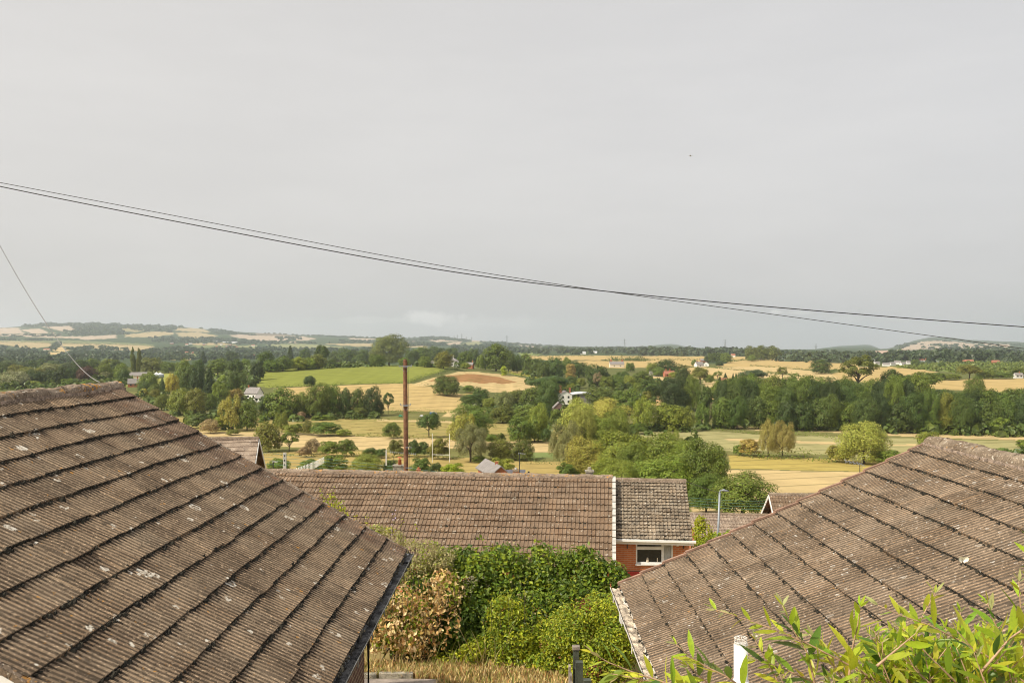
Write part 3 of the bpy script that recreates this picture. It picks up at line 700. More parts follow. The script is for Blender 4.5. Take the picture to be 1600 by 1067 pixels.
def mid_small():
    A = V3(951, 749.3, 36.75); d = MB_d.copy(); d.z = 0; d.normalize(); side = MB_s.copy()
    B = A + d*((1071-951)/F*36.4)
    half, rise = 3.02, 1.74; down = (side*half+Vector((0,0,-rise))).normalized(); L = math.hypot(half, rise)
    root = empty('bungalow', ((A.x+B.x)/2, A.y, -11.5), 'small bungalow with orange brick wall and white window, grey tiles, joined to the long one', 'bungalow')
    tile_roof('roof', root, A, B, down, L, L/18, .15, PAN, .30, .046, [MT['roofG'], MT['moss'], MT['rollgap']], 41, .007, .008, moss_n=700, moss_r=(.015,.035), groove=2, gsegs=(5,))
    down2 = (-side*half+Vector((0,0,-rise))).normalized()
    tile_roof('roof', root, A, B, down2, L, L/18, .15, PAN, .30, .030, [MT['roofG'], MT['moss']], 42)
    ridge_row('ridge', root, A, B, .11, .45, [MT['ridgeR'], MT['mortar']], 43, .005)
    ea = A+down*L; eb = B+down*L
    # gutter box along the eave
    mb = MB(); mb.bar(ea+Vector((.0,-.05,-.05)), eb+Vector((.12,-.05,-.05)), .11, .075); mb.bar(ea+Vector((0,.03,-.12)), eb+Vector((.06,.03,-.12)), .025, .17)
    mb.build('gutter', MT['white'], root)
    yw = (ea.y+eb.y)/2+.36
    def X(px): return (px-CX)/F*yw
    def Z(py): return -(py-CY)/F*yw
    zt, zb = ea.z-.02, -12.0; x0, x1 = X(958), X(1077); wx0, wx1, wz0, wz1 = X(993.5), X(1051.5), Z(880.5), Z(845.5)
    mb = MB(); t = .25
    for (a, b, lo, hi) in ((x0, wx0, zb, zt), (wx1, x1, zb, zt), (wx0, wx1, zb, wz0), (wx0, wx1, wz1, zt)):
        mb.box(((a+b)/2, yw+t/2, (lo+hi)/2), (b-a, t, hi-lo))
    mb.build('wall', MT['brickM'], root)
    mb = MB(); mb.prism([(x1-.2, yw+t, zb),(x1-.2, yw+t, zt),(x1-.2, A.y, A.z-.2),(x1-.2, A.y+A.y-yw, zt),(x1-.2, A.y+A.y-yw, zb)], (0,0,0), (.2,0,0)); mb.build('gable_wall', MT['brick_far'], root)
    mb = MB(); fw = .055; y = yw+.05
    def fr(a, b, lo, hi, w=fw, dy=.08, yy=y): mb.box(((a+b)/2, yy, (lo+hi)/2), (b-a, dy, hi-lo))
    xm = X(1035.5); zmid = Z(857)
    fr(wx0, wx1, wz1-fw, wz1); fr(wx0, wx1, wz0, wz0+fw); fr(wx0, wx0+fw, wz0+fw, wz1-fw); fr(wx1-fw, wx1, wz0+fw, wz1-fw)
    fr(xm-fw*.8, xm+fw*.8, wz0+fw, wz1-fw); fr(wx0+fw, xm-fw*.8, zmid-.04, zmid+.04)
    fr(wx0+fw, xm-fw*.8, zmid+.04, zmid+.085, dy=.11); fr(wx0+fw, xm-fw*.8, wz1-fw-.035, wz1-fw, dy=.11)
    win = mb.build('window', MT['white'], root)
    for (a, b, lo, hi) in ((wx0+fw, xm-fw*.8, wz0+fw, zmid-.04), (wx0+fw, xm-fw*.8, zmid+.085, wz1-fw-.035), (xm+fw*.8, wx1-fw, wz0+fw, wz1-fw)):
        m2 = MB(); m2.box(((a+b)/2, y+.02, (lo+hi)/2), (b-a, .01, hi-lo))
        if b == wx1-fw:
            m2 = MB(); n = 26; vs = []; fs = []
            for i in range(n+1):
                xx = a+(b-a)*i/n; vs += [(xx, y+.03+.012*math.sin(i*1.9), lo), (xx, y+.03+.012*math.sin(i*1.9+.5), hi)]
                if i: fs.append((2*i-2, 2*i, 2*i+1, 2*i-1))
            m2.poly(vs, fs); o = m2.build('curtain', MT['curtain'], win)
        else: o = m2.build('pane', MT['glass'], win)
    mb = MB(); mb.box(((wx0+wx1)/2, yw-.035, wz0-.02), (wx1-wx0+.06, .09, .04)); mb.build('sill', MT['white'], win)
    # pale ornament on the inner sill and two iron straps on the wall
    mb = MB(); c = X(1012); mb.tube([(c, y+.006, wz0+fw),(c, y+.006, wz0+fw+.10)], [.05,.06], 8); mb.tube([(c, y+.006, wz0+fw+.10),(c, y+.006, wz0+fw+.17)], [.045,.03], 8)
    mb.build('ornament', MT['creamwall'], win); mb = MB(); c = X(1027.5); mb.tube([(c, y+.006, wz0+fw),(c, y+.006, wz0+fw+.16)], [.022,.018], 8)
    mb.build('ornament', MT['creamwall'], win)
    for p in (980, 1068):
        mb = MB(); c = X(p); mb.bar((c, yw-.02, zt-.16), (c, yw-.02, zt-.40), .03, .04, up=(0,1,0)); mb.box((c, yw-.03, zt-.16), (.12,.05,.03)); mb.build('wall_strap', MT['wire'], root)
    mb = MB(); mb.box((X(1058), yw-.06, zt-.20), (.14,.12,.07)); mb.tube([(X(1058), yw-.06, zt-.24),(X(1058), yw-.1, zt-.30)], .045, 8); mb.build('wall_lamp', MT['white'], root)
mid_small()

def plain_house_roof(root, A, B, side, half, rise, mat, gauge_n, period, prof, seed, ridge=True, rmat='ridgeR'):
    down = (side*half+Vector((0,0,-rise))).normalized(); L = math.hypot(half, rise)
    tile_roof('roof', root, A, B, down, L, L/gauge_n, period, prof, period*2, .03, [mat, MT['moss']], seed, .006, .006)
    down2 = (-side*half+Vector((0,0,-rise))).normalized()
    tile_roof('roof', root, A, B, down2, L, L/gauge_n, period, prof, period*2, .03, [mat, MT['moss']], seed+1, .006, .006)
    if ridge: ridge_row('ridge', root, A, B, .12, .45, [MT[rmat], MT['mortar']], seed+2, .006)
    return down, down2, L
def left_gable():
    B = V3(404.5, 684.5, 44.0); d = Vector((.9855,.1706,0)); A = B-d*6.5; side = Vector((.1706,-.9855,0))
    half, rise = 4.2, 2.45
    root = empty('house', (A.x, A.y, -12.3), 'tiled house with dark brick gable and white bargeboard behind the left roof', 'house')
    dn, dn2, L = plain_house_roof(root, A, B, side, half, rise, MT['roofS'], 14, .33, [(0,0),(.9,.003)], 51)
    mb = MB(); k = L-.35
    g0 = B-d*.45
    mb.prism([g0+Vector((0,0,-.15)), g0+dn*k+Vector((0,0,-.15)), Vector(((g0+dn*k).x,(g0+dn*k).y,-12.5)), Vector(((g0+dn2*k).x,(g0+dn2*k).y,-12.5)), g0+dn2*k+Vector((0,0,-.15))], (0,0,0), -d*.25)
    q0 = A+dn*k; q1 = g0-d*.3+dn*k; mb.bar(Vector((q0.x,q0.y,(q0.z-12.7)/2)), Vector((q1.x,q1.y,(q1.z-12.7)/2)), .2, abs(-12.5-q0.z))
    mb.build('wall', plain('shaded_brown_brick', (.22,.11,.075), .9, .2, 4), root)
    mb = MB()
    for dd in (dn, dn2): mb.bar(B+dd*.03+Vector((0,0,-.10))+d*.02, B+dd*(L+.02)+Vector((0,0,-.10))+d*.02, .03, .17)
    mb.build('bargeboard', MT['white'], root)
left_gable()
def right_gable():
    A = V3(1201.5, 772, 51.5); B = A + Vector((6.6, -.76, 0))
    d = (B-A).normalized(); side = Vector((d.y,-d.x,0)).normalized(); side = side if side.y < 0 else -side
    half, rise = 4.3, 2.5
    root = empty('house', (A.x+2, A.y, -13.4), 'tiled house with red gable and white bargeboard behind the right roof', 'house')
    dn, dn2, L = plain_house_roof(root, A, B, side, half, rise, MT['roofM'], 14, .165, ROLL, 61)
    g0 = A+d*.4; k = L-.35; mb = MB()
    mb.prism([g0+Vector((0,0,-.15)), g0+dn*k+Vector((0,0,-.15)), Vector(((g0+dn*k).x,(g0+dn*k).y,-13.6)), Vector(((g0+dn2*k).x,(g0+dn2*k).y,-13.6)), g0+dn2*k+Vector((0,0,-.15))], (0,0,0), d*.25)
    q0 = g0+d*.3+dn*k; q1 = B+dn*k; mb.bar(Vector((q0.x,q0.y,(q0.z-13.6)/2)), Vector((q1.x,q1.y,(q1.z-13.6)/2)), .2, abs(-13.6-q0.z))
    mb.build('wall', MT['brick_far'], root)
    mb = MB()
    for dd in (dn, dn2): mb.bar(A+dd*.03+Vector((0,0,-.10))-d*.02, A+dd*(L+.02)+Vector((0,0,-.10))-d*.02, .03, .18)
    mb.build('bargeboard', MT['white'], root)
right_gable()
def low_roof():
    A = V3(1075, 802.5, 53.5); B = V3(1215, 804.5, 53.0); B.z = A.z
    root = empty('garage', ((A.x+B.x)/2, 53, -13.9), 'low pale tiled garage roof behind the street lamp', 'garage')
    side = Vector((0,-1,0)); dn, dn2, L = plain_house_roof(root, A, B, side, 3.2, 1.25, MT['roofS'], 10, .20, ROLL, 71)
    mb = MB(); mb.box(((A.x+B.x)/2, 53.25, (A.z-1.3-14)/2), (B.x-A.x-.5, 5.6, abs(-14-(A.z-1.3)))); mb.build('wall', MT['brick_far'], root)
low_roof()

# ---------------------------------------------------------------- houses of the valley
def house(name, label, cat, px, pyb, wpx, wallpx, roofpx, wall, roof, rot=0.0, depth=.7, chims=(), wins=0, group=None, gable=False, hip=False, lean=None, Y=None):
    p = hit(px, pyb) if Y is None else V3(px, pyb, Y)
    s = p.y/F; W = wpx*s; H = wallpx*s; Rf = roofpx*s; D = W*depth
    p = p.copy(); root = empty(name, p, label, cat, group)
    ca, sa = math.cos(rot), math.sin(rot)
    def T(x, y, z): return (p.x+ca*x-sa*y, p.y+sa*x+ca*y+D/2, p.z+z)
    base = -1.5
    mb = MB()
    if gable:   # ridge runs away from us: gable faces camera
        mb.prism([T(-W/2,-D/2,base),T(W/2,-D/2,base),T(W/2,-D/2,H),T(0,-D/2,H+Rf),T(-W/2,-D/2,H)], (0,0,0), (-sa*D, ca*D, 0))
    else:
        mb.prism([T(-W/2,-D/2,base),T(-W/2,D/2,base),T(-W/2,D/2,H),T(-W/2,0,H+(0 if hip else Rf)),T(-W/2,-D/2,H)], (0,0,0), (ca*W, sa*W, 0))
    mb.build('wall', MT[wall] if isinstance(wall, str) else wall, root)
    mb = MB(); o = min(.4, W*.05); t = .18
    if gable:
        for sg in (-1, 1):
            k = Rf/(W/2)
            q = [T(0,-D/2-o,H+Rf+.03), T(sg*(W/2+o),-D/2-o,H-k*o+.03), T(sg*(W/2+o),D/2+o,H-k*o+.03), T(0,D/2+o,H+Rf+.03)]
            mb.poly(q+[(v[0],v[1],v[2]+t) for v in q], [(0,1,2,3),(4,7,6,5),(0,4,5,1),(1,5,6,2),(2,6,7,3),(3,7,4,0)])
    elif hip:
        i = min(D/2, W*.42)
        q = [T(-W/2-o,-D/2-o,H),T(W/2+o,-D/2-o,H),T(W/2+o,D/2+o,H),T(-W/2-o,D/2+o,H),T(-W/2+i,0,H+Rf),T(W/2-i,0,H+Rf)]
        mb.poly(q, [(0,1,5,4),(1,2,5),(2,3,4,5),(3,0,4),(3,2,1,0)])
    else:
        for sg in (-1, 1):
            k = Rf/(D/2)
            q = [T(-W/2-o,0,H+Rf+.03), T(-W/2-o,sg*(D/2+o),H-k*o+.03), T(W/2+o,sg*(D/2+o),H-k*o+.03), T(W/2+o,0,H+Rf+.03)]
            mb.poly(q+[(v[0],v[1],v[2]+t) for v in q], [(0,1,2,3),(4,7,6,5),(0,4,5,1),(1,5,6,2),(2,6,7,3),(3,7,4,0)])
    rf = mb.build('roof', MT[roof], root)
    for c in chims:
        cx, hh = c[0]*W/2, c[1]*s; cw = max(.7, .09*W) if len(c) < 3 else c[2]*s
        mb = MB(); y = 0 if not gable else -D*.2
        q = T(cx, y, H+Rf*.5); mb.box((q[0],q[1],q[2]+(Rf*.5+hh)/2), (cw, cw*.8, Rf*.5+hh), rot); mb.box((q[0],q[1],q[2]+Rf*.5+hh), (cw*1.2, cw, .15), rot)
        for e in (-.25,.25): mb.tube([(q[0]+e*cw,q[1],q[2]+Rf*.5+hh),(q[0]+e*cw,q[1],q[2]+Rf*.5+hh+.5)], .14, 6)
        mb.build('chimney', MT['brick_far'] if wall != 'whitewall' or len(c) < 4 else MT['whitewall'], root)
    if wins:
        for r in range(1 if H < 4 else 2):
            for k in range(wins):
                x = (-.5+(k+.5)/wins)*W*.86; z = (1.2 if H < 4 else 1.0+r*H*.48); hh = min(1.3, H*.4); ww = min(1.1, W/wins*.5)
                mb = MB(); q = T(x, -D/2-.03, z+hh/2); mb.box(q, (ww, .08, hh), rot); mb.build('window', MT['glass'], root)
    return root, T, W, H, Rf, D
LEFTB = {}
house('house', 'white half timbered house with grey slate roof at the foot of the green field', 'house', 394.5, 624.5, 24, 10, 8.5, 'whitewall', 'slate', R(-24), .62, [(-.85,3)], 2)
house('cottage', 'low slate roofed white annexe in front of the white house below the green field', 'cottage', 405, 629, 14, 7, 4, 'whitewall', 'slate', R(-20), .6, (), 2)
house('barn', 'long grey roofed farm barn left of the two silos', 'barn', 213, 591, 26, 4, 5, 'creamwall', 'slate', R(12), .5)
house('farmhouse', 'brown brick farmhouse with chimney below the grey barn on the left', 'farmhouse', 206, 605, 15, 6, 7, 'brick_far', 'slate', R(20), .7, [(.8,3)], 2)
house('villa', 'white hillside villa, narrow wing left of the round tree', 'villa', 675.5, 573, 8, 7.5, 2, 'whitewall', 'slate', 0, 1.0, (), 0, hip=True)
house('villa', 'white hillside villa with tall chimney right of the round tree', 'villa', 708.5, 573, 14, 9, 4, 'whitewall', 'slate', R(10), .8, [(-.1,4,1.3,1)], 2, hip=True)
house('cottage', 'small red brick house with slate roof right of the white villa', 'cottage', 734, 576, 11, 6, 3.5, 'brick_far', 'slate', R(-15), .8, [(.8,3)], 1)
house('cottage', 'red roofed cottage among trees above the green crop field', 'cottage', 527, 570, 10, 3, 5, 'brick_far', 'redroof', R(20), .8, [(-.7,3)])
house('farmhouse', 'white farmhouse with brick chimneys in front of the curved barn', 'farmhouse', 883, 632, 20, 15, 6, 'whitewall', 'slate', R(8), .8, [(-.75,8,3.5),(.75,4,2.5)], 2, gable=True)
house('cottage', 'small dark brick gabled cottage at the left foot of the white farmhouse', 'cottage', 873, 646, 17, 9, 8, plain('purple_brick', (.17,.10,.08), .9, .2), 'slate', R(5), .9, (), 1, gable=True)
house('farmhouse', 'grey roofed farmhouse with two chimneys among trees under the far straw field', 'farmhouse', 964, 574, 22, 5, 4, 'creamwall', 'slate', R(5), .5, [(-.8,3),(.8,3)], 2)
house('cottage', 'small white gabled house left of the red brick one in the trees', 'cottage', 1023, 588, 15, 3.5, 4, 'whitewall', 'slate', R(12), .7, (), 2)
house('cottage', 'red brick house with chimneys beside the tall dark tree', 'cottage', 1046, 589, 16, 5, 4, 'brick_far', 'redroof', R(8), .6, [(-.6,3),(.2,3)], 2)
house('farmhouse', 'white gabled farmhouse at the left of the hamlet in the straw fields', 'farmhouse', 1093, 573.5, 12, 3.5, 4.5, 'whitewall', 'slate', R(20), .8, [(-.5,2)], 1)
house('farmhouse', 'white gabled farmhouse at the right of the hamlet in the straw fields', 'farmhouse', 1104, 572.5, 9, 3.5, 3.5, 'whitewall', 'slate', R(-15), .8, (), 1, gable=True)
house('barn', 'grey roofed barn behind the white hamlet in the straw fields', 'barn', 1101, 566, 12, 2.5, 2.5, 'brick_far', 'slate', 0, .6)
house('cottage', 'lone white house with red roof left of the pale green grove', 'cottage', 1146, 558, 6, 3, 2, 'whitewall', 'redroof', 0, .8)
house('barn', 'red barn with grey roof at the top edge of the wide straw field', 'barn', 1238, 563.5, 10, 2.5, 2.5, 'red', 'slate', 0, .6)
house('cottage', 'brown brick cottage half hidden by trees above the wooded bank', 'cottage', 1131, 599, 10, 5, 3, 'brick_far', 'redroof', R(10), .7)
house('house', 'blue grey house at the far right edge above the straw field', 'house', 1593, 591, 12, 5, 3, 'render', 'slate', 0, .6, [(.3,2)], 2)
vil = [(1358,562,7),(1364,566,6),(1371,570,8),(1380,563,6),(1386,572,10),(1395,571,9),(1404,569,9),(1412,571,8),(1404,562,5),(1420,569,6)]
for i, (x, y, w) in enumerate(vil):
    house('house', 'tiny white house of the village on the rise behind the sparse tall tree', 'house', x, y, w, 3, 2, 'whitewall', 'slate', R(rng.uniform(-25,25)), .7, group='white village houses')
for i, (x, y, w) in enumerate([(1442,565,13),(1510,567,8),(1518,567,7),(1557,568,11),(1598,563,8)]):
    house('house', ['wide pink walled house at the left end of the treeline above the orchard','red roofed house showing left of the two above the orchard','red roofed house showing right of the two above the orchard','long low red building in the treeline above the orchard','pale roofed building at the right picture edge above the orchard'][i], 'house', x, y, w, 2.5, 2.5, 'brick_far' if i else 'render', 'redroof', R(rng.uniform(-15,15)), .6)
for i in range(26):
    x = rng.uniform(262, 425); y = 536+ (x-262)*.03 + rng.choice([0,3,14,16]) + rng.uniform(0,3)
    house('house', 'tiny pale house scattered among trees of the distant hill village', 'house', x, y, rng.uniform(2.5,5), 1.3, 1.2, ['whitewall','creamwall','brick_far'][i%3], ['slate','redroof'][i%2], R(rng.uniform(-30,30)), .7, group='distant hill village houses')
for (x, y, w, l) in ((333,535,13,'long white farm shed left of two below the distant hill'),(358,536,22,'longer white farm shed right of two below the distant hill'),(910,553.5,11,'white round topped barn on the plain above the straw field'),(929,552.5,8,'small white shed right of the round topped barn on the plain')):
    house('shed', l, 'shed', x, y, w, 2.2 if y > 540 else 1.2, 1.5 if y > 540 else .8, 'whitewall', 'metalroof', 0, .5)
house('shed', 'brown roofed shed by the narrow field on the far left', 'shed', 72, 548, 9, 2, 1.5, 'creamwall', 'redroof', 0, .6)
house('shed', 'blue grey shed beside the sand quarry', 'shed', 998, 623, 9, 6, 1.5, 'slate', 'metalroof', R(-15), .8)
# curved barn
def curved_barn():
    p = hit(905, 633); s = p.y/F; p = p+Vector((0,14,0)); root = empty('barn', p, 'large barn with pale curved roof behind the white farmhouse', 'barn')
    W, H, D = 52*s, 13*s, 18.0; mb = MB(); n = 14
    def z(t): return H*.55+ (H*.75)*math.sin(math.pi*(.12+.62*t))
    vs = []; fs = []
    for i in range(n+1):
        t = i/n; x = p.x-W*.48+W*t
        for y in (p.y-D/2-.5, p.y+D/2):
            vs += [(x, y, p.z+z(t)+.05), (x, y, p.z+z(t)+.45)]
        if i:
            a = 4*(i-1); b = 4*i; fs += [(a+1,b+1,b+3,a+3),(a,a+2,b+2,b),(a,b,b+1,a+1),(a+2,a+3,b+3,b+2)]
    mb.poly(vs, fs); mb.build('roof', MT['metalroof'], root)
    out = [(p.x+W*.02, p.y-D/2, p.z-2)]+[(p.x-W*.48+W*t, p.y-D/2, p.z+z(t)-.1) for t in np.linspace(.5,.97,8)]+[(p.x+W*.49, p.y-D/2, p.z-2)]
    mb = MB(); mb.prism(out, (0,.6,0), (0,D-1,0)); mb.build('wall', MT['slate'], root)
curved_barn()
# silos
for i, (x, w) in enumerate(((244.5, 9), (250.5, 11))):
    p = hit(x, 590+ i*.6); s = p.y/F; r = w*s/2; root = empty('silo', p, ['galvanised grain silo with cone top, left of the pair beside the barn','galvanised grain silo with cone top, right of the pair beside the barn'][i], 'silo', 'farm silos')
    mb = MB(); mb.tube([p+Vector((0,0,-.5)), p+Vector((0,0,5.6*s))], r, 16); mb.build('barrel', MT['steel'], root, True)
    mb = MB(); mb.tube([p+Vector((0,0,5.6*s)), p+Vector((0,0,8.2*s)), p+Vector((0,0,9*s))], [r*1.04, r*.15, r*.12], 16); mb.build('cone', MT['metalroof'], root)
# ---------------------------------------------------------------- leaf clouds
def leaves(P, Nn, size, g, aspect=.55, droop=0.0, dirv=None):
    """one rhombic leaf (or leaf spray) per point: centres P, facing Nn"""
    n = len(P); Nn = Nn/np.maximum(np.linalg.norm(Nn, axis=1, keepdims=True), 1e-6)
    t = g.normal(size=(n, 3)) if dirv is None else dirv + g.normal(0, .35, (n, 3))
    t[:, 2] -= droop
    t -= Nn*(t*Nn).sum(1, keepdims=True); t /= np.maximum(np.linalg.norm(t, axis=1, keepdims=True), 1e-6)
    b = np.cross(Nn, t); s = (size*g.uniform(.65, 1.35, n))[:, None]
    bend = Nn*s*.12
    V = np.stack([P-t*s*.5, P+b*s*.5*aspect+bend, P+t*s*.5, P-b*s*.5*aspect+bend], 1)
    return V.reshape(-1, 3)
def quads(n): return np.arange(n*4).reshape(-1, 4)
def sph(g, n):
    v = g.normal(size=(n, 3)); return v/np.linalg.norm(v, axis=1, keepdims=True)

def clumps_for(kind, g):
    """(centre, radius) pairs in a crown of unit width and unit height"""
    out = []
    if kind in ('round', 'bush', 'spread', 'sparse'):
        zc, rz, rxy = {'round':(.46,.47,.45), 'bush':(.42,.50,.44), 'spread':(.58,.36,.45), 'sparse':(.62,.36,.44)}[kind]
        n = {'round':38, 'bush':22, 'spread':28, 'sparse':19}[kind]
        for i in range(n):
            k = (i+.5)/n; ph = i*2.39996+g.normal(0,.35); zz = 1-1.8*k
            rr = math.sqrt(max(0, 1-zz*zz)); q = g.uniform(.62, .98)
            r = g.uniform(.115, .20)*(.75 if kind == 'sparse' else 1)
            c = np.array([math.cos(ph)*rr*rxy*q, math.sin(ph)*rr*rxy*q, zc+zz*rz*q*(1 if zz > 0 else .8)])
            c[2] = min(c[2], 1-r*.8); out.append((c, np.array([r, r, r*.85])))
        if kind == 'round':
            for i in range(11):
                ph = i*.571+g.normal(0,.2); r = g.uniform(.11,.17); q = g.uniform(.26,.36); out.append((np.array([math.cos(ph)*q, math.sin(ph)*q, g.uniform(.09,.22)]), np.array([r,r,r])))
        if kind != 'sparse': out.append((np.array([0,0,zc]), np.array([.28,.28,rz*.7])))
    elif kind == 'willow':
        for i in range(34):
            k = (i+.5)/34; ph = i*2.39996+g.normal(0,.3); zz = 1-1.75*k; rr = math.sqrt(max(0, 1-zz*zz))
            q = g.uniform(.7, 1.0); r = g.uniform(.07,.13)
            c = np.array([math.cos(ph)*rr*.42*q, math.sin(ph)*rr*.42*q, .48+zz*.46*q]); c[2] = max(c[2], .12)
            out.append((c, np.array([r, r, r*1.9])))
        out.append((np.array([0,0,.5]), np.array([.26,.26,.36])))
    elif kind == 'poplar':
        for i in range(22):
            z = .06+.9*i/21; w = .40*math.sin(math.pi*min(1, .18+.80*z))**.6
            ph = g.uniform(0, 6.28); out.append((np.array([math.cos(ph)*w*.45, math.sin(ph)*w*.45, z]), np.array([w*.62, w*.62, .10])))
    elif kind == 'conifer':
        for i in range(26):
            z = .10+.86*i/25; w = .46*(1-z*.86); ph = i*2.4
            for j in range(3):
                p2 = ph+j*2.09+g.normal(0,.3); out.append((np.array([math.cos(p2)*w*.6, math.sin(p2)*w*.6, z-.02]), np.array([w*.52, w*.52, .05])))
    elif kind == 'column':
        for i in range(16):
            z = .08+.86*i/15; ph = g.uniform(0,6.28); out.append((np.array([math.cos(ph)*.12, math.sin(ph)*.12, z]), np.array([.36,.36,.10])))
    return out
def crown_mesh(name, kind, seed, n, leaf, mat='leaf'):
    g = np.random.default_rng(seed); cl = clumps_for(kind, g)
    area = np.array([c[1][0]*c[1][1]+c[1][0]*c[1][2]*2 for c in cl]); cnt = np.maximum(6, (n*area/area.sum()).astype(int))
    P = []; Q = []; D = []
    cen = np.array([0, 0, .45])
    for (c, r), k in zip(cl, cnt):
        d = sph(g, k); d[:, 2] = np.where(d[:, 2] < -.35, -d[:, 2], d[:, 2])
        p = c + d*r*g.uniform(.62, 1.10, (k, 1))
        out = c-cen; out = out/max(.05, np.linalg.norm(out))
        P.append(p); Q.append(d*.75 + out*.45 + np.array([0,0,.22]) + g.normal(0, .27, (k, 3)))
        D.append(np.tile(out + (np.array([0,0,-1.3]) if kind == 'willow' else np.array([0,0,.1])), (k, 1)))
    P = np.concatenate(P); Q = np.concatenate(Q); D = np.concatenate(D)
    dirv = D if kind in ('willow', 'conifer') else None
    V = leaves(P, Q, leaf, g, .5 if kind == 'willow' else .75, dirv=dirv)
    return np_mesh(name, V, quads(len(P)), MT[mat])
def trunk_mesh(name, kind, seed):
    g = np.random.default_rng(seed); mb = MB()
    mb.tube([(0,0,-.06),(.004,.006,.12),(-.008,.0,.30),(.006,-.004,.52)], [.036,.028,.022,.012], 8)
    if kind in ('round','spread','sparse','willow'):
        for i in range(6 if kind != 'sparse' else 10):
            ph = i*2.4+g.normal(0,.3); z0 = g.uniform(.2,.46); r = g.uniform(.22,.38); z1 = z0+g.uniform(.18,.36)
            mb.tube([(0,0,z0),(math.cos(ph)*r*.45,math.sin(ph)*r*.45,z0+(z1-z0)*.6),(math.cos(ph)*r,math.sin(ph)*r,min(.92,z1))], [.016,.011,.005], 6)
    me = bpy.data.meshes.new(name); me.from_pydata(mb.v, [], mb.f); me.materials.append(MT['bark']); me.update(); return me
PROTO = {}
def proto(kind, lod, var):
    key = (kind, lod, var)
    if key not in PROTO:
        n, lf = {0:(1500,.090), 1:(4600,.052), 2:(15000,.029)}[lod]
        if kind == 'sparse': n = int(n*.55)
        if kind in ('poplar','column'): lf *= 1.3
        PROTO[key] = (crown_mesh('crown', kind, 100+7*var+hash_(kind), n, lf), trunk_mesh('trunk', kind, 5+var))
    return PROTO[key]
def hash_(s): return sum(ord(c)*(i+3) for i, c in enumerate(s)) % 89
HUE = dict(
 dark=(.074,.108,.018), deep=(.048,.074,.015), mid=(.120,.160,.021), light=(.195,.230,.030), oliv=(.150,.158,.024),
 willow=(.31,.30,.055), silver=(.25,.25,.11), sage=(.21,.225,.075), yellow=(.36,.30,.035), lime=(.30,.34,.020), brown=(.085,.045,.030), pop=(.125,.145,.026), gold=(.31,.245,.065), dry=(.28,.21,.10), haz=(.10,.13,.045))
LOOK = dict(dark='dark green rounded tree', deep='very dark green tree', mid='mid green leafy tree', light='light green leafy tree', oliv='olive green tree',
 willow='pale yellow green willow', silver='silvery pale willow', sage='grey green willow', yellow='bright yellow green tree', lime='bright lime green tree',
 brown='dark copper leaved tree', pop='mid green poplar', gold='golden tinged willow', dry='dry brownish tree', haz='soft green tree')
KIND = dict(r='round', b='bush', s='spread', x='sparse', w='willow', p='poplar', c='conifer', k='column')
tcount = 0
def tree(px, pyb, w, h, k, hue, label, group=None, cat=None, Y=None):
    """a tree w by h photo pixels with its foot on the ground seen at (px, pyb)"""
    global tcount; tcount += 1
    p = hit(px, pyb) if Y is None else Vector(((px-CX)/F*Y, Y, float(ground_z((px-CX)/F*Y, Y))))
    s = p.y/F; kind = KIND[k]; W, H = w*s*1.12, h*s*1.03
    big = max(w, h)
    lod = 2 if big > 52 else (1 if big > 17 else 0)
    crown, trunk = proto(kind, lod, tcount % (3 if lod < 2 else 2))
    g = np.random.default_rng(tcount)
    c = np.array(HUE[hue]); c = c*(1.16 if c[1] < .18 else 1.08)*g.uniform(.84, 1.18); c = c*np.array([g.uniform(.88,1.06), 1, g.uniform(.9,1.15)])
    rz = g.uniform(0, 6.28)
    if k == 'b':
        o = link_mesh('bush', crown); tag(o, label, cat or 'bush', group)
        o.location = p; o.scale = (W, W, H); o.rotation_euler = (0, 0, rz); o.color = (*c, 1); return o
    root = empty('willow_tree' if k == 'w' else ('conifer_tree' if k == 'c' else ('poplar_tree' if k == 'p' else 'tree')), p, label, cat or 'tree', group)
    root.scale = (W, W, H); root.rotation_euler = (0, 0, rz)
    o = link_mesh('crown', crown, root); o.color = (*c, 1)
    link_mesh('trunk', trunk, root)
    return root
ORD = ['first','second','third','fourth','fifth','sixth','seventh','eighth','ninth','tenth','eleventh','twelfth','thirteenth','fourteenth','fifteenth','sixteenth','seventeenth','eighteenth','nineteenth','twentieth','twenty-first','twenty-second','twenty-third','twenty-fourth','twenty-fifth','twenty-sixth','twenty-seventh','twenty-eighth','twenty-ninth','thirtieth']
def row(place, group, items):
    """items: (x0, x1, ytop, ybase, kind, hue); labelled by look and order from the left"""
    items = sorted(items, key=lambda t: t[0]+t[1])
    for i, (x0, x1, yt, yb, k, hue) in enumerate(items):
        look = LOOK[hue]
        if k == 'c': look = look.replace('rounded tree', 'tree').replace('tree', 'conifer')
        if k == 'b': look = look.replace(' tree', ' bush').replace('willow', 'bush')
        if k == 'x': look = look.replace('tree', 'open branched tree')
        lab = lambda: f"{look}, {ORD[i]} from left {place}"
        for wd in (' leafy', ' rounded', ' green'):
            if len(lab().split()) > 16: look = look.replace(wd, '')
        tree((x0+x1)/2, yb, x1-x0, yb-yt, k, hue, lab(), group)
T = tree
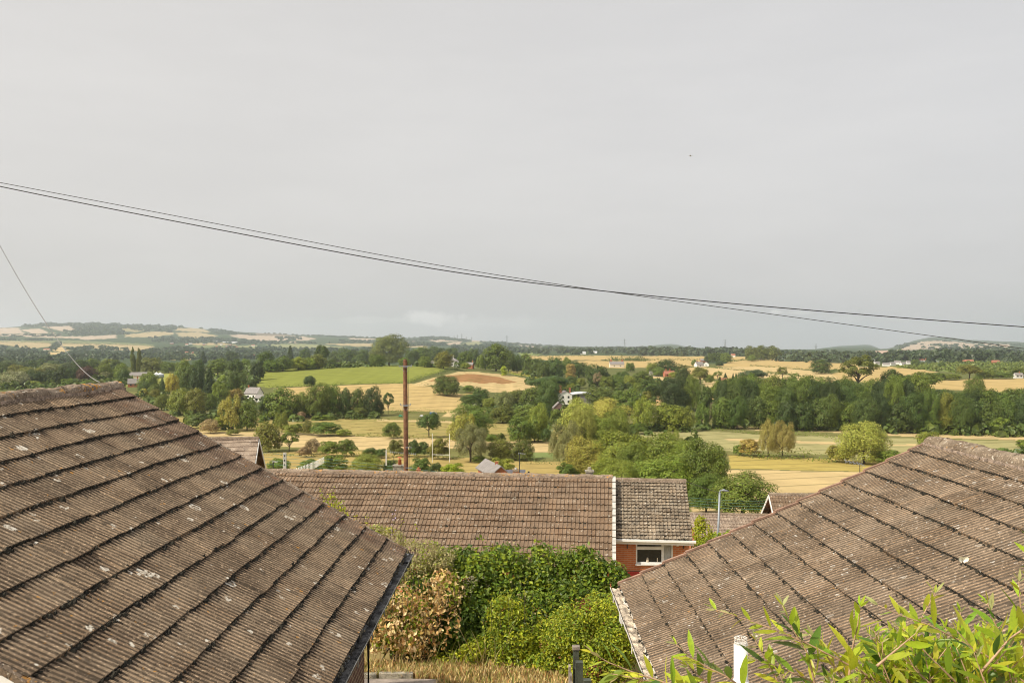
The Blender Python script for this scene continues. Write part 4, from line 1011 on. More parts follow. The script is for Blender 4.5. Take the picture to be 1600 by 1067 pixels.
# far left, behind the left ridge
row('in the wood above the left roof ridge', 'trees above the left roof', [
 (0,45,581,606,'w','silver'),(43,71,578,604,'r','deep'),(67,92,577,604,'r','deep'),(82,106,572,604,'r','deep'),(94,118,591,605,'b','mid'),
 (126,146,594,606,'b','mid'),(144,162,593,604,'b','oliv'),(42,64,594,606,'b','light'),(-4,12,597,608,'b','oliv'),(12,26,598,608,'b','light'),(-45,-5,575,606,'r','dark')])
row('in the middle row of the left wood', 'trees in the left wood', [
 (66,93,567,586,'r','silver'),(14,38,569,586,'r','oliv'),(34,56,573,588,'r','oliv'),(52,68,574,590,'r','oliv'),(120,150,572,596,'r','brown'),(100,122,574,596,'r','deep'),
 (150,176,568,594,'r','mid'),(155,171,580,595,'b','silver'),(178,200,567,594,'r','mid'),(-10,16,566,584,'r','dark'),(184,202,575,598,'r','dark')])
row('in the back row of the left wood', 'trees behind the left wood', [
 (112,138,561,580,'r','dark'),(132,158,560,578,'r','mid'),(158,188,560,582,'r','oliv'),(172,190,562,584,'r','dark'),(28,44,565,578,'r','haz'),(42,58,562,576,'r','dark'),(58,72,560,574,'r','dark'),(74,92,563,576,'r','haz'),(92,112,566,580,'r','haz'),(4,26,562,576,'r','haz')])
T(207.5,585,10,40,'p','pop','tall slender poplar, left of the pair behind the grey barn')
T(217,585,12,38,'p','pop','tall slender poplar, right of the pair behind the grey barn')
T(238,583,34,25,'r','oliv','broad olive tree with orange tinged top right of the two poplars')
T(264,583,24,18,'r','mid','mid green rounded tree behind the two silos')
row('in the belt left of the timbered house', 'trees by the half timbered house', [
 (275,300,560,594,'r','mid'),(300,318,561,590,'r','dark'),(325,355,560,586,'r','mid'),(354,381,561,584,'r','dark'),(376,392,560,578,'r','mid'),(392,412,564,595,'r','deep'),
 (216,248,581,610,'r','mid'),(247,260,590,614,'c','dark'),(258,281,587,618,'w','yellow'),(280,305,569,614,'r','dark'),(297,320,569,618,'r','deep'),(315,340,576,620,'c','deep'),
 (339,358,585,606,'r','light'),(354,376,579,617,'r','dark'),(364,380,571,598,'c','dark'),(372,386,582,606,'r','dark'),(384,402,592,622,'r','deep')])
T(317.5,569,14,20,'c','deep','dark pointed conifer rising above the belt left of the green field')
T(362,567,22,19,'r','deep','dark domed tree behind the belt left of the green field')
row('on the slope below the timbered house', 'trees on the left slope', [
 (216,240,595,617,'r','dark'),(218,231,606,620,'b','yellow'),(234,250,607,627,'r','oliv'),(241,264,616,641,'r','oliv'),(263,298,606,648,'r','light'),(290,322,605,649,'r','oliv'),(317,341,614,645,'r','mid'),
 (329,357,600,632,'w','light'),(355,379,607,628,'r','gold'),(341,382,621,673,'w','willow'),(370,402,627,673,'r','mid'),(297,332,645,669,'b','dark'),(312,344,654,677,'b','dry'),(352,375,670,680,'b','oliv'),(330,352,650,672,'b','light'),(232,250,600,620,'b','mid')])
row('in the belt below the tan hill field', 'trees at the foot of the tan hill field', [
 (403,432,614,654,'r','dark'),(416,461,604,655,'r','mid'),(458,482,612,652,'r','light'),(477,514,598,652,'r','mid'),(500,533,600,650,'r','mid'),(479,501,626,650,'b','oliv'),
 (529,551,606,650,'r','dark'),(547,571,605,650,'r','dark'),(568,594,603,650,'r','deep'),(584,600,622,650,'r','deep'),(598,615,614,647,'x','dark'),(553,572,635,653,'b','oliv'),(403,420,648,664,'b','mid'),(464,478,642,656,'b','dry'),(490,520,648,656,'b','light')])
row('in the second hedgerow across the valley fields', 'trees along the second hedgerow', [
 (400,439,659,706,'r','oliv'),(429,452,646,678,'w','light'),(443,463,662,680,'b','light'),(456,478,660,679,'b','light'),(472,489,655,680,'b','oliv'),(486,530,657,681,'b','mid'),(600,625,659,685,'b','mid'),(524,548,670,682,'b','light')])
row('in the hedgerow behind the rugby pitch', 'bushes behind the rugby pitch', [
 (438,466,675,706,'x','mid'),(478,499,684,710,'b','dry'),(465,486,696,714,'b','dry'),(499,532,687,713,'b','mid'),(528,557,685,713,'b','mid'),(607,631,685,714,'b','oliv'),(637,656,686,714,'b','dark'),(652,671,688,714,'b','dark'),(670,701,683,718,'b','oliv'),(568,590,699,715,'b','dark'),(586,604,700,716,'b','dark')])
row('just over the long brown ridge', 'bushes over the long brown roof', [
 (466,502,716,742,'b','mid'),(500,542,709,742,'b','mid'),(546,601,708,744,'b','light'),(418,452,715,742,'b','mid'),(598,621,716,744,'b','dark'),(639,674,714,744,'b','mid'),(671,692,722,746,'b','dark'),(688,726,722,750,'b','lime')])
T(670,684,33,38,'s','dark','small dark round tree with bare trunk alone in the pasture right of the brown pole')
T(724,702,46,52,'w','willow','pale willow top rising behind the right rugby post')
T(735,722,56,56,'w','sage','broad grey green willow right of the rugby posts')
T(738,682,58,52,'r','mid','large dark oak like tree above the pale willow by the rugby posts')
T(698,618,40,33,'r','dark','lone round oak like tree on the shoulder of the tan hill field')
T(733,614,19,13,'b','mid','dark round bush right of the lone tree on the hill field')
T(484,603,19,16,'r','deep','small dark round tree in the hedge below the green crop field')
T(787,587,9,14,'k','lime','clipped green column shaped shrub above the brown weedy field','','topiary')
row('in the hollow left of the white farmhouse', 'trees in the hollow by the farmhouse', [
 (737,764,605,634,'r','dark'),(719,750,616,635,'r','dark'),(753,774,621,637,'r','light'),(771,806,613,640,'w','sage'),(789,820,609,638,'r','oliv'),(814,852,603,640,'r','mid'),(838,878,590,643,'r','dark'),
 (766,805,633,661,'r','oliv'),(803,847,631,662,'r','mid'),(840,862,630,660,'r','dark'),(827,855,629,690,'r','light'),(794,830,649,692,'r','mid'),(820,851,648,690,'r','mid'),(845,862,668,693,'b','dark'),(757,779,677,693,'b','mid'),(777,790,676,692,'b','mid'),(860,882,638,668,'b','mid')])
row('along the far touchline of the pitch', 'trees on the far touchline', [(762,803,685,718,'r','oliv'),(798,835,687,719,'r','oliv'),(738,760,711,723,'b','mid'),(762,808,713,748,'b','light')])
T(886,735,54,72,'w','sage','grey green weeping willow left of the big willow clump')
row('in the willow clump under the curved barn', 'willows under the curved barn', [(876,932,622,696,'r','willow'),(912,980,620,690,'r','willow'),(904,962,648,698,'r','light'),(890,930,640,700,'w','willow'),(940,985,636,694,'r','light'),(960,982,655,690,'b','silver')])
row('on the bank right of the curved barn', 'trees right of the curved barn', [(915,962,605,634,'r','mid'),(954,1004,606,648,'r','mid'),(984,1026,624,674,'w','light'),(1022,1069,629,673,'r','light'),(1048,1088,638,674,'w','light'),(985,1010,660,678,'b','mid')])
row('in the clump behind the small bungalow', 'trees behind the small bungalow', [(884,950,681,752,'r','willow'),(934,1024,671,760,'r','light'),(1000,1088,678,765,'r','light'),(1066,1140,682,790,'r','mid'),(988,1080,710,790,'r','light'),(930,990,712,775,'r','light'),(1078,1128,740,800,'r','mid'),(905,960,690,750,'r','mid'),(962,1012,690,765,'r','light'),(1030,1070,676,740,'w','light'),(1050,1100,690,770,'r','light'),(1085,1132,700,780,'r','light'),(940,1000,720,790,'r','light'),(868,905,722,756,'b','mid')])
T(1160,806,92,68,'r','mid','bright leafy round tree between the street lamp and the right gable')
row('in the stand left of the wooded bank', 'trees left of the wooded bank', [(1032,1077,588,644,'r','deep'),(1070,1096,585,642,'r','mid'),(1089,1118,602,648,'r','dark'),(1056,1078,568,604,'r','dark'),(1060,1080,632,656,'b','deep')])
T(1097,670,24,37,'w','mid','ivy covered green mound left of the broken ivy trunk')
# wooded bank on the right: three ranks
def bank():
    g = np.random.default_rng(77)
    for name, y0, step, hh, n, hues in (('front', 672, 25.0, (44,66), 20, ['mid','dark','mid','dark','oliv','mid','dark','deep']),
                                   ('middle', 652, 24.5, (52,66), 20, ['dark','dark','deep','mid','deep']), ('rear', 627, 25.5, (34,46), 19, ['dark','mid','oliv','dark','mid'])):
        it = []
        for i in range(n):
            x = 1128+i*step+g.normal(0, 4); w = step*g.uniform(1.1,1.65); h = g.uniform(*hh); yb = y0 + (x-1128)*.012 + g.normal(0,1.5)
            if x > 1440: h = min(h, yb-g.uniform(606, 613))
            if h < 10: continue
            it.append((x-w/2, x+w/2, yb-h, yb, 'r' if g.random() > .06 else 'w', hues[int(g.integers(len(hues)))]))
        row(f'in the {name} rank of the wooded bank', 'trees of the wooded bank', it)
bank()
row('along the foot of the wooded bank', 'bushes at the foot of the bank', [(1215,1240,640,668,'b','light'),(1340,1362,650,672,'b','light'),(1292,1312,652,672,'b','mid'),(1440,1470,655,677,'b','mid'),(1545,1575,650,679,'b','light')])
T(1341,612,54,56,'x','oliv','tall open branched tree standing above the wooded bank, sky and village behind')
T(1394,612,34,36,'r','dark','dark tree right of the tall open branched one above the wooded bank')
T(1447,612,48,30,'s','mid','wide spreading tree left of the right hand straw field')
T(1523,645,32,58,'r','mid','tall leafy tree overlapping the left part of the right hand straw field')
T(1283,584,31,23,'r','dark','lone dark domed tree between the two wide straw fields')
T(1176,597,40,19,'s','haz','low wide domed tree at the right of the brown cottage')
row('scattered in the straw fields below the hamlet', 'trees below the hamlet', [(1082,1106,574,600,'s','oliv'),(1114,1129,580,592,'x','mid'),(1129,1138,583,594,'c','deep'),(1143,1148,583,594,'c','deep'),(1147,1153,583,594,'c','deep'),(1118,1131,589,606,'c','dark'),(1100,1116,584,600,'b','mid'),(1214,1231,574,592,'x','oliv')])
row('behind the hamlet in the straw fields', 'trees behind the hamlet', [(1106,1120,551,566,'r','dark'),(1117,1130,550,566,'r','dark'),(1126,1144,551,567,'r','mid'),(1100,1108,556,566,'r','dark'),(1118,1130,564,572,'r','deep'),(1080,1090,562,572,'r','mid')])
row('in the pale grove on the skyline', 'trees of the pale grove', [(1164,1184,540,564,'r','pop'),(1178,1200,539,563,'r','pop'),(1194,1219,540,563,'r','pop'),(1168,1182,554,565,'b','mid')])
row('on the orchard edge above the straw field', 'trees on the orchard edge', [(1498,1532,570,592,'s','oliv'),(1526,1552,575,592,'r','mid'),(1548,1580,581,592,'b','mid'),(1476,1502,583,594,'b','light'),(1461,1480,582,594,'b','mid'),(1400,1438,585,602,'b','mid'),(1424,1436,561,572,'r','mid'),(1465,1477,566,573,'r','dark'),(1578,1602,574,590,'b','mid')])
# meadow willows on the right
row('in the pale thicket across the river meadow', 'willows in the meadow thicket', [(1184,1216,660,715,'w','gold'),(1202,1243,662,716,'w','gold'),(1155,1188,684,713,'b','gold'),(1146,1162,694,711,'b','mid')])
T(1350,725,76,68,'r','willow','big round yellow green willow standing alone in the river meadow')
T(1310,722,36,28,'b','willow','low pale bush at the left foot of the big meadow willow')
T(1392,728,44,26,'b','mid','green bush at the right foot of the big meadow willow')
T(1449,708,34,37,'b','light','light green bush left of the open ridge end of the right roof')
T(1600,700,22,14,'b','light','small light bush at the right picture edge over the roof')
# crest of the green field
row('along the crest above the green crop field', 'trees on the green field crest', [
 (401,429,548,580,'r','dark'),(412,437,562,581,'r','mid'),(428,456,556,580,'r','mid'),(445,462,540,574,'c','deep'),(453,479,557,578,'r','light'),(467,484,544,572,'r','dark'),(475,494,558,577,'r','light'),(493,515,540,575,'s','dark'),(484,510,553,576,'r','oliv'),(507,525,561,575,'r','dark'),(514,531,548,572,'r','dark'),(527,558,544,572,'r','dark'),(551,570,553,572,'r','mid'),(556,581,546,571,'r','dark'),(577,602,553,573,'r','mid')])
T(607.5,572,56,50,'r','pop','very large pale green domed tree on the crest left of the brown pole top')
row('on the crest around the white villa', 'trees around the white villa', [
 (633,647,547,572,'r','dark'),(640,673,541,571,'r','mid'),(654,673,556,574,'r','mid'),(669,696,541,570,'r','dark'),(678,708,548,576,'r','oliv'),(692,717,543,568,'r','dark'),(715,737,548,574,'r','mid'),(731,749,544,572,'r','dark'),(744,759,554,578,'r','light'),(783,806,548,580,'r','dark'),(622,640,558,573,'r','mid'),(720,735,566,576,'b','light')])
T(775,580,42,44,'r','mid','very tall broad tree with two tops right of the small brick house')
row('in the belt under the far straw field', 'trees under the far straw field', [
 (799,817,555,583,'r','dark'),(813,832,551,582,'r','mid'),(826,851,559,584,'r','dark'),(840,859,564,593,'r','dark'),(853,881,557,595,'r','dark'),(877,894,558,588,'r','mid'),(884,900,570,593,'k','gold'),(890,919,564,590,'r','dark'),(881,901,587,606,'r','dark'),(899,915,589,607,'b','light'),(916,951,569,604,'r','dark'),(926,941,582,609,'x','dry'),(938,959,587,609,'r','light'),(954,975,586,608,'r','mid'),(960,984,579,602,'r','dark'),(978,992,566,581,'r','mid'),(828,888,588,616,'s','dark'),(880,900,596,614,'b','light')])
row('around the gabled houses under the straw field', 'trees around the gabled houses', [
 (988,1020,579,604,'r','mid'),(1010,1027,566,586,'r','light'),(1019,1040,573,588,'r','mid'),(1000,1036,593,624,'r','dark'),(1023,1058,561,585,'r','dark'),(1044,1062,580,592,'b','light'),(990,1008,598,618,'r','light'),(975,992,586,606,'r','light'),(1004,1018,610,626,'b','oliv'),(1140,1165,592,612,'r','mid'),(1108,1128,602,622,'r','mid')])
# broken ivy trunk
def ivy_trunk():
    p = hit(1107, 666); s = p.y/F; root = empty('dead_tree', p, 'broken pale trunk wrapped in ivy at the left end of the wooded bank', 'tree')
    g = np.random.default_rng(9); mb = MB(); pts = [(p.x-7*s,p.y,p.z),(p.x-2*s,p.y,p.z+6*s),(p.x+3*s,p.y,p.z+14*s),(p.x+4*s,p.y,p.z+26*s),(p.x+5.5*s,p.y,p.z+37*s)]
    mb.tube(pts, [2.6*s,2.2*s,1.5*s,1.6*s,2.2*s], 8); mb.build('trunk', MT['bark'], root)
    pts = np.array([tuple(q) for q in pts]); k = 700; t = g.uniform(0, 3.999, k); i = t.astype(int); c = pts[i]*(1-(t-i))[:, None]+pts[i+1]*(t-i)[:, None]
    d = sph(g, k); P = c + d*np.array([3.2,3.2,2.4])*s*g.uniform(.6,1.1,(k,1)) - np.array(p)
    o = link_mesh('ivy', np_mesh('ivy', leaves(P, d+g.normal(0,.4,(k,3)), 1.5*s, g, .8), quads(k), MT['leaf']), root); o.color = (.19,.20,.07,1)
ivy_trunk()
# ---------------------------------------------------------------- hedges
def hedge(label, pts, h, hue, wid=None, leaf=.5, dens=5.0, name='hedge', cat='hedge'):
    P = [hit(*p) for p in pts]; g = np.random.default_rng(len(label)*7+int(pts[0][0])); wid = wid or h*.8
    root_p = P[0]; V = []; Nn = []
    for a, b in zip(P[:-1], P[1:]):
        L = (b-a).length; n = int(L*dens*(1.5+h)/2.5); n = min(n, 9000)
        t = g.uniform(0, 1, n); x = a.x+(b.x-a.x)*t; y = a.y+(b.y-a.y)*t; z = ground_z(x, y)
        hh = h*(.80+.30*np.sin(t*L*.35+1)+.16*np.sin(t*L*1.1))
        d = sph(g, n); d[:, 2] = np.abs(d[:, 2]); q = g.uniform(.75,1.05,(n,1))
        V.append(np.stack([x, y, z], 1) + d*q*np.stack([np.full(n, wid), np.full(n, wid), hh], 1)); Nn.append(d+g.normal(0,.45,(n,3)))
    V = np.concatenate(V) - np.array(root_p); Nn = np.concatenate(Nn)
    o = link_mesh(name, np_mesh(name, leaves(V, Nn, leaf, g, .8), quads(len(V)), MT['leaf'])); o.location = root_p
    o.color = (*[min(.45, x*1.25) for x in HUE[hue]], 1); tag(o, label, cat)
for a in [
 ('dark hedge along the bottom of the green crop field', [(415,606),(480,604),(560,601),(636,599)], 2.4, 'dark'),
 ('thick dark hedge climbing the right side of the green crop field', [(638,599),(662,591),(690,583),(717,577)], 3.6, 'dark'),
 ('bright clipped hedge along the top of the green crop field', [(515,573.5),(600,572.5),(700,573.5)], 2.2, 'light', None, .5, 4),
 ('bright green clipped hedge above the brown weedy field', [(793,583.5),(818,588),(842,592.5)], 2.6, 'lime', None, .5, 6),
 ('dark bushy hedge between the tan hill field and the weedy field', [(655,604),(682,604.5)], 3.0, 'dark'),
 ('low hedge along the far side of the rugby pitch', [(410,711),(470,713),(560,714),(640,715),(720,719)], 2.0, 'mid', None, .35, 9),
 ('low hedge right of the rugby pitch under the grey willow', [(815,724),(850,725),(878,725)], 2.3, 'dark', None, .35, 9),
 ('rough overgrown hedge line between the straw strip and the pasture', [(520,680),(600,683),(700,688),(762,692)], 1.7, 'oliv', 1.6, .45, 6),
 ('low verge hedge in front of the parked lorry', [(560,656.5),(640,657),(712,659)], 1.6, 'mid', 1.4, .4, 6),
 ('dark hedge at the foot of the tan hill field behind the lorry', [(608,645),(660,645.5),(722,645)], 2.8, 'mid', 2, .5, 6),
 ('hedge under the trees below the white farmhouse', [(765,661),(803,661)], 2.2, 'oliv', 1.5, .4, 6),
 ('low dark bramble bank left of the golden thicket in the meadow', [(1108,670),(1140,674),(1186,679)], 1.8, 'mid', 1.6, .4, 6),
 ('low dark bramble bank right of the golden thicket in the meadow', [(1234,680.5),(1265,681),(1302,685)], 2.4, 'mid', 2, .45, 7),
 ('scrubby edge along the foot of the wooded bank', [(1120,669),(1240,671.5),(1330,673.5),(1420,678),(1610,683)], 2.4, 'mid', 2.2, .5, 6),
 ('thick hedge between the golden thicket and the big meadow willow', [(1150,713.5),(1240,718),(1312,722.5)], 4.0, 'mid', 3, .45, 9),
 ('upper field hedge running to the lone dark domed tree', [(1170,572),(1200,573.5),(1265,578.5),(1292,583)], 2.6, 'dark', None, .9, 2),
 ('lower field hedge right of the hamlet across the straw fields', [(1104,575),(1160,579.5),(1232,586)], 2.6, 'dark', None, .9, 2),
 ('hedge dipping along the near edge of the straw field above the wood', [(1198,582),(1250,588),(1312,594)], 2.6, 'dark', None, .9, 2),
 ('hedge in front of the hamlet at the left', [(1070,573),(1092,575)], 2.6, 'dark', None, .9, 2),
 ('short hedge right of the lone dark domed tree', [(1298,582),(1306,578),(1316,578)], 2.4, 'dark', None, .9, 2),
 ('long hedge across the plain on top of the far straw field', [(1140,565),(1180,563),(1205,562.5)], 3.4, 'dark', None, 1.1, 1.6),
 ('dark copse hedge standing in the far straw field', [(952,564),(985,564),(1010,564)], 8, 'dark', 9, 1.8, 4),
 ('hedge bordering the far straw field on the left', [(825,558),(930,557)], 3.4, 'dark', None, 1.1, 1.4),
 ('broken hedge with small trees across the far straw field', [(1012,563),(1040,563),(1100,563.5)], 4.5, 'dark', 4, 1.3, 1.4),
 ('dark hedge along the green strip on the far left plain', [(0,535),(80,536.5),(200,539.5),(242,541)], 4.5, 'dark', None, 1.8, 1.0),
]: hedge(*a)
# ---------------------------------------------------------------- woods too far to count
def woodland(name, label, polys, seed, col=(.062,.090,.036)):
    g = np.random.default_rng(seed); PV = []; NN = []; SZ = []
    for poly, n, r, hh in polys:
        xs = [p[0] for p in poly]; ys = [p[1] for p in poly]; k = 0; tries = 0
        while k < n and tries < n*20:
            tries += 1
            x, y = g.uniform(min(xs), max(xs)), g.uniform(min(ys), max(ys))
            if not inside(np.array([x]), np.array([y]), poly)[0]: continue
            p = hit(x, y); k += 1; R_ = r*g.uniform(.6,1.4); H_ = hh*g.uniform(.6,1.3); m = 26
            d = sph(g, m); d[:, 2] = np.abs(d[:, 2])
            PV.append(np.array(p) + d*np.array([R_,R_,H_])*g.uniform(.8,1.05,(m,1))); NN.append(d+g.normal(0,.35,(m,3))); SZ.append(np.full(m, R_*.95))
    P = np.concatenate(PV); o = link_mesh(name, np_mesh(name, leaves(P, np.concatenate(NN), np.concatenate(SZ), g, .85), quads(len(P)), MT['leaf']))
    o.color = (*col, 1); tag(o, label, 'woodland', kind='stuff')
woodland('far_woodland', 'dark woods and hedgerow trees covering the distant left hills', [
 ([(25,511),(60,506),(130,505),(250,509),(330,514),(370,520),(388,524),(345,520.5),(320,514),(275,512.5),(272,520),(225,518),(200,514),(185,514),(195,520),(130,523),(100,518),(120,517),(110,510),(60,511)], 420, 14, 14),
 ([(230,528),(330,528),(420,534),(520,537),(420,538),(330,534),(240,535)], 170, 10, 10), ([(120,523),(200,520),(200,523),(130,525)], 40, 9, 9),
 ([(0,524),(60,522),(130,520),(130,526),(0,527)], 50, 9, 8), ([(330,519),(400,523),(400,525),(340,522)], 40, 11, 10), ([(430,528),(470,525),(470,531),(435,532)], 40, 10, 10), ([(410,520),(560,527),(560,529),(420,521)], 60, 10, 9),
 ([(530,532),(600,534),(680,536),(680,538),(530,536)], 90, 11, 10), ([(495,524),(600,528.5),(600,530),(500,526)], 70, 11, 10),
 ([(630,528),(690,526.5),(740,532),(735,534.5),(690,531.5),(640,534)], 120, 13, 13), ([(640,535),(695,537),(705,541),(632,541)], 60, 12, 10), ([(700,541),(795,537),(805,548),(712,549)], 110, 12, 11), ([(745,534),(880,541),(880,543),(760,538)], 70, 13, 12)], 201)
woodland('plain_woodland', 'hedgerow trees and copses massed across the left of the plain', [
 ([(-60,542),(0,541),(40,544),(72,551),(75,557),(90,559),(100,550),(112,546),(140,546),(200,550),(200,562),(110,568),(-60,570)], 300, 7, 9), ([(0,530),(60,531),(85,532),(80,533),(0,532)], 40, 9, 9), ([(75,548),(90,534),(97,536),(85,548)], 26, 7, 8), ([(105,545),(140,541),(200,545),(200,548),(105,548)], 60, 7, 9),
 ([(215,554),(235,546),(270,546),(340,546),(420,542),(500,547),(580,546),(580,553),(500,556),(400,561),(330,561),(215,557)], 330, 8, 10), ([(225,558),(350,558),(350,563),(225,563)], 90, 7, 8), ([(640,552),(720,548),(800,549),(800,556),(640,558)], 110, 8, 10), ([(260,530),(430,534),(430,540),(260,536)], 90, 9, 9), ([(255,546),(300,543),(310,549),(255,550)], 50, 8, 11)], 202)
woodland('skyline_woodland', 'dark trees massed along the low skyline on the right', [
 ([(800,541),(860,542),(1000,546),(1000,553),(850,554),(800,551)], 190, 9, 12), ([(1000,549),(1170,551),(1170,557),(1000,556)], 170, 10, 15), ([(1215,553),(1312,553),(1390,557),(1390,566),(1300,568),(1215,564)], 190, 8, 11), ([(1390,557),(1700,557),(1700,566),(1470,567),(1390,563)], 260, 9, 15),
 ([(1470,548),(1590,548),(1590,552),(1470,552)], 60, 12, 18), ([(1400,542),(1437,535),(1430,538),(1405,545)], 30, 14, 12), ([(1460,532),(1600,539),(1600,540),(1480,534)], 40, 12, 8), ([(1440,538),(1560,540),(1560,545),(1440,546)], 40, 13, 9), ([(940,542),(1010,543),(1010,546),(950,546)], 40, 10, 12)], 203)
woodland('orchard', 'orchard of small round green trees on the slope at far right', [([(1398,575),(1470,567),(1640,566),(1640,586),(1500,584),(1440,578)], 420, 2.6, 3.2)], 204, (.15,.19,.035))

woodland('scrub', 'green scrub and undergrowth filling the gaps under the valley trees', [
 ([(215,602),(300,612),(400,628),(400,668),(330,674),(240,642)], 130, 2.4, 3.4), ([(400,642),(600,650),(600,654),(400,664)], 60, 2.0, 3.0), ([(735,627),(880,612),(900,655),(860,692),(800,664),(740,642)], 120, 2.4, 3.4),
 ([(800,578),(990,588),(1060,602),(1030,632),(900,628),(830,602)], 130, 3.0, 4.0), ([(1118,670),(1118,622),(1420,614),(1470,628),(1620,628),(1620,684),(1300,674)], 420, 2.8, 4.2), ([(-40,572),(200,572),(200,607),(-40,610)], 170, 3.2, 4.5),
 ([(270,572),(412,577),(400,612),(280,607)], 120, 3.0, 4.2), ([(880,742),(900,664),(1080,668),(1120,782),(1000,792)], 90, 2.0, 3.2), ([(985,668),(1105,668),(1105,672),(985,674)], 40, 1.8, 2.4), ([(640,568),(810,570),(810,578),(640,573)], 60, 3, 4), ([(420,574),(600,571),(600,573),(420,579)], 60, 3, 4), ([(-500,604),(150,606),(225,615),(225,640),(-500,640)], 200, 3, 5), ([(-500,664),(220,664),(220,669),(-500,669)], 60, 2, 3), ([(-500,690),(300,693),(380,697),(380,706),(-500,706)], 90, 2, 3), ([(1620,606),(2000,606),(2000,684),(1620,684)], 260, 3.2, 9), ([(1480,714),(1950,728),(1950,736),(1480,722)], 90, 2, 4)], 205, (.10,.14,.028))
# ---------------------------------------------------------------- lane at the bottom
def lane():
    xs = np.linspace(-7, -1.25, 40); V = []; Q = []
    for i, y in enumerate(np.linspace(12.9, 15.35, 8)):
        for x in xs: V.append((x, y, float(ground_z(x, y))+.03+.004*math.sin(x*3+y*5)))
    n = len(xs); i = np.arange(7)[:, None]*n+np.arange(n-1)[None]; Q = np.stack([i,i+1,i+1+n,i+n],-1).reshape(-1,4)
    o = link_mesh('path', np_mesh('path', V, Q, MT['tarmac'], smooth=True)); tag(o, 'narrow faded tarmac lane below the hedge', 'path', kind='structure')
    mb = MB(); g = np.random.default_rng(3)
    for k in range(6):
        x = -5.1+k*.62; z = float(ground_z(x, 15.45))
        mb.box((x, 15.46+g.normal(0,.012), z+.02+g.normal(0,.008)), (.58,.11,.16), g.normal(0,.02))
    o = mb.build('kerb', MT['stone']); tag(o, 'line of weathered kerb stones along the lane', 'kerb', kind='structure')
lane()
# ---------------------------------------------------------------- plants of the hedge bank
def cloud(name, label, cat, ells, size, cols, n, seed, up=.35, droop=0.0, aspect=.6, shell=(.72,1.06), noise_n=.5, parent=None, stems=True, sprays=(), group=None, sub=0):
    """ells: (px, py, Y, rx, ry, rz) leafy masses (px, py, Y = centre in the photo); cols: [(colour, share)]"""
    g = np.random.default_rng(seed); E = []
    for (px, py, Y, rx, ry, rz) in ells: E.append((np.array(V3(px, py, Y)), np.array([rx, ry, rz])))
    if sub:
        E2 = []
        for c, r in E:
            d = sph(g, sub); d[:,1] -= .3; d /= np.linalg.norm(d, axis=1, keepdims=True)
            for q in d: k = g.uniform(.24,.42); E2.append((c+q*r*(1-k*.8), r.min()*k*np.array([1.15,1.15,1.0])))
            E2.append((c, r*.86))
        E0, E = E, E2
    else: E0 = E
    ar = np.array([e[1][0]*e[1][2]+e[1][0]*e[1][1] for e in E]); cnt = (n*ar/ar.sum()).astype(int)
    P = []; Nn = []
    for (c, r), k in zip(E, cnt):
        d = sph(g, k); lump = 1+.10*np.sin(d[:,0]*7+seed)+.09*np.sin(d[:,2]*9+d[:,1]*6)+.05*np.sin(d[:,0]*19)
        P.append(c + d*r*(g.uniform(*shell, k)*lump)[:, None]); Nn.append(d + np.array([0,-.15,up]) + g.normal(0, noise_n, (k,3)))
    for (px0, py0, px1, py1, Y, k) in sprays:      # upright or hanging shoots dressed with leaves
        a, b = np.array(V3(px0, py0, Y)), np.array(V3(px1, py1, Y)); b[1] += g.normal(0,.15)
        t = np.linspace(0, 1, k); c = a+(b-a)*t[:, None]; c[:, 0] += .03*np.sin(t*6+px0)
        P.append(c+g.normal(0, size*.45, (k,3))); Nn.append(g.normal(0,1,(k,3))+np.array([0,-.4,.5]))
    PL = P; P = np.concatenate(P); Nn = np.concatenate(Nn)
    cc = np.array([c[0] for c in cols]); pr = np.array([c[1] for c in cols], float); pr /= pr.sum()
    gid = np.concatenate([np.full(len(q), i_) for i_, q in enumerate(PL)]); dom = g.choice(len(cc), gid.max()+1, p=pr)
    ci = np.where(g.random(len(P)) < .62, dom[gid], g.choice(len(cc), len(P), p=pr)); C = cc[ci]*g.uniform(.8,1.2,(len(P),1))
    base = Vector(E0[0][0]); base.z = float(ground_z(base.x, base.y))
    V = leaves(P-np.array(base), Nn, size, g, aspect, droop)
    me = np_mesh('leaves', V, quads(len(P)), MT['leafc'], col=np.repeat(C, 4, 0))
    if not stems:
        o = link_mesh(name, me); o.location = base; return tag(o, label, cat, group)
    root = empty(name, base, label, cat, group)
    link_mesh('leaves', me, root)
    mb = MB()
    for (c, r) in E0:
        z0 = float(ground_z(c[0], c[1]))
        for k in range(3):
            q = c + np.array([g.uniform(-.6,.6)*r[0], g.uniform(-.3,.5)*r[1], g.uniform(0,.6)*r[2]])
            mb.tube([(c[0]+g.normal(0,.1), c[1]+.25, z0-.05), ((c[0]+q[0])/2, (c[1]+q[1])/2, (z0+q[2])/2), tuple(q)], [.018,.012,.005], 5)
    c0 = [(c[0], c[1]+.1, float(ground_z(c[0], c[1]))+.02) for c, r in E0]
    for a_, b_ in zip(c0[:-1], c0[1:]): mb.tube([a_, b_], .02, 5)
    for (px0, py0, px1, py1, Y, k) in sprays: mb.tube([V3(px0,py0,Y), V3((px0+px1)/2,(py0+py1)/2,Y), V3(px1,py1,Y)], [.004,.003,.002], 4)
    mb.build('stems', MT['bark'], root); return root
G1=(.140,.205,.020); G2=(.075,.125,.016); G3=(.25,.31,.025); G4=(.36,.39,.026); G5=(.43,.44,.045); Tn=(.62,.45,.19); To=(.52,.33,.11); Tp=(.70,.57,.31); Cr=(.40,.36,.17); Rd=(.20,.06,.03)
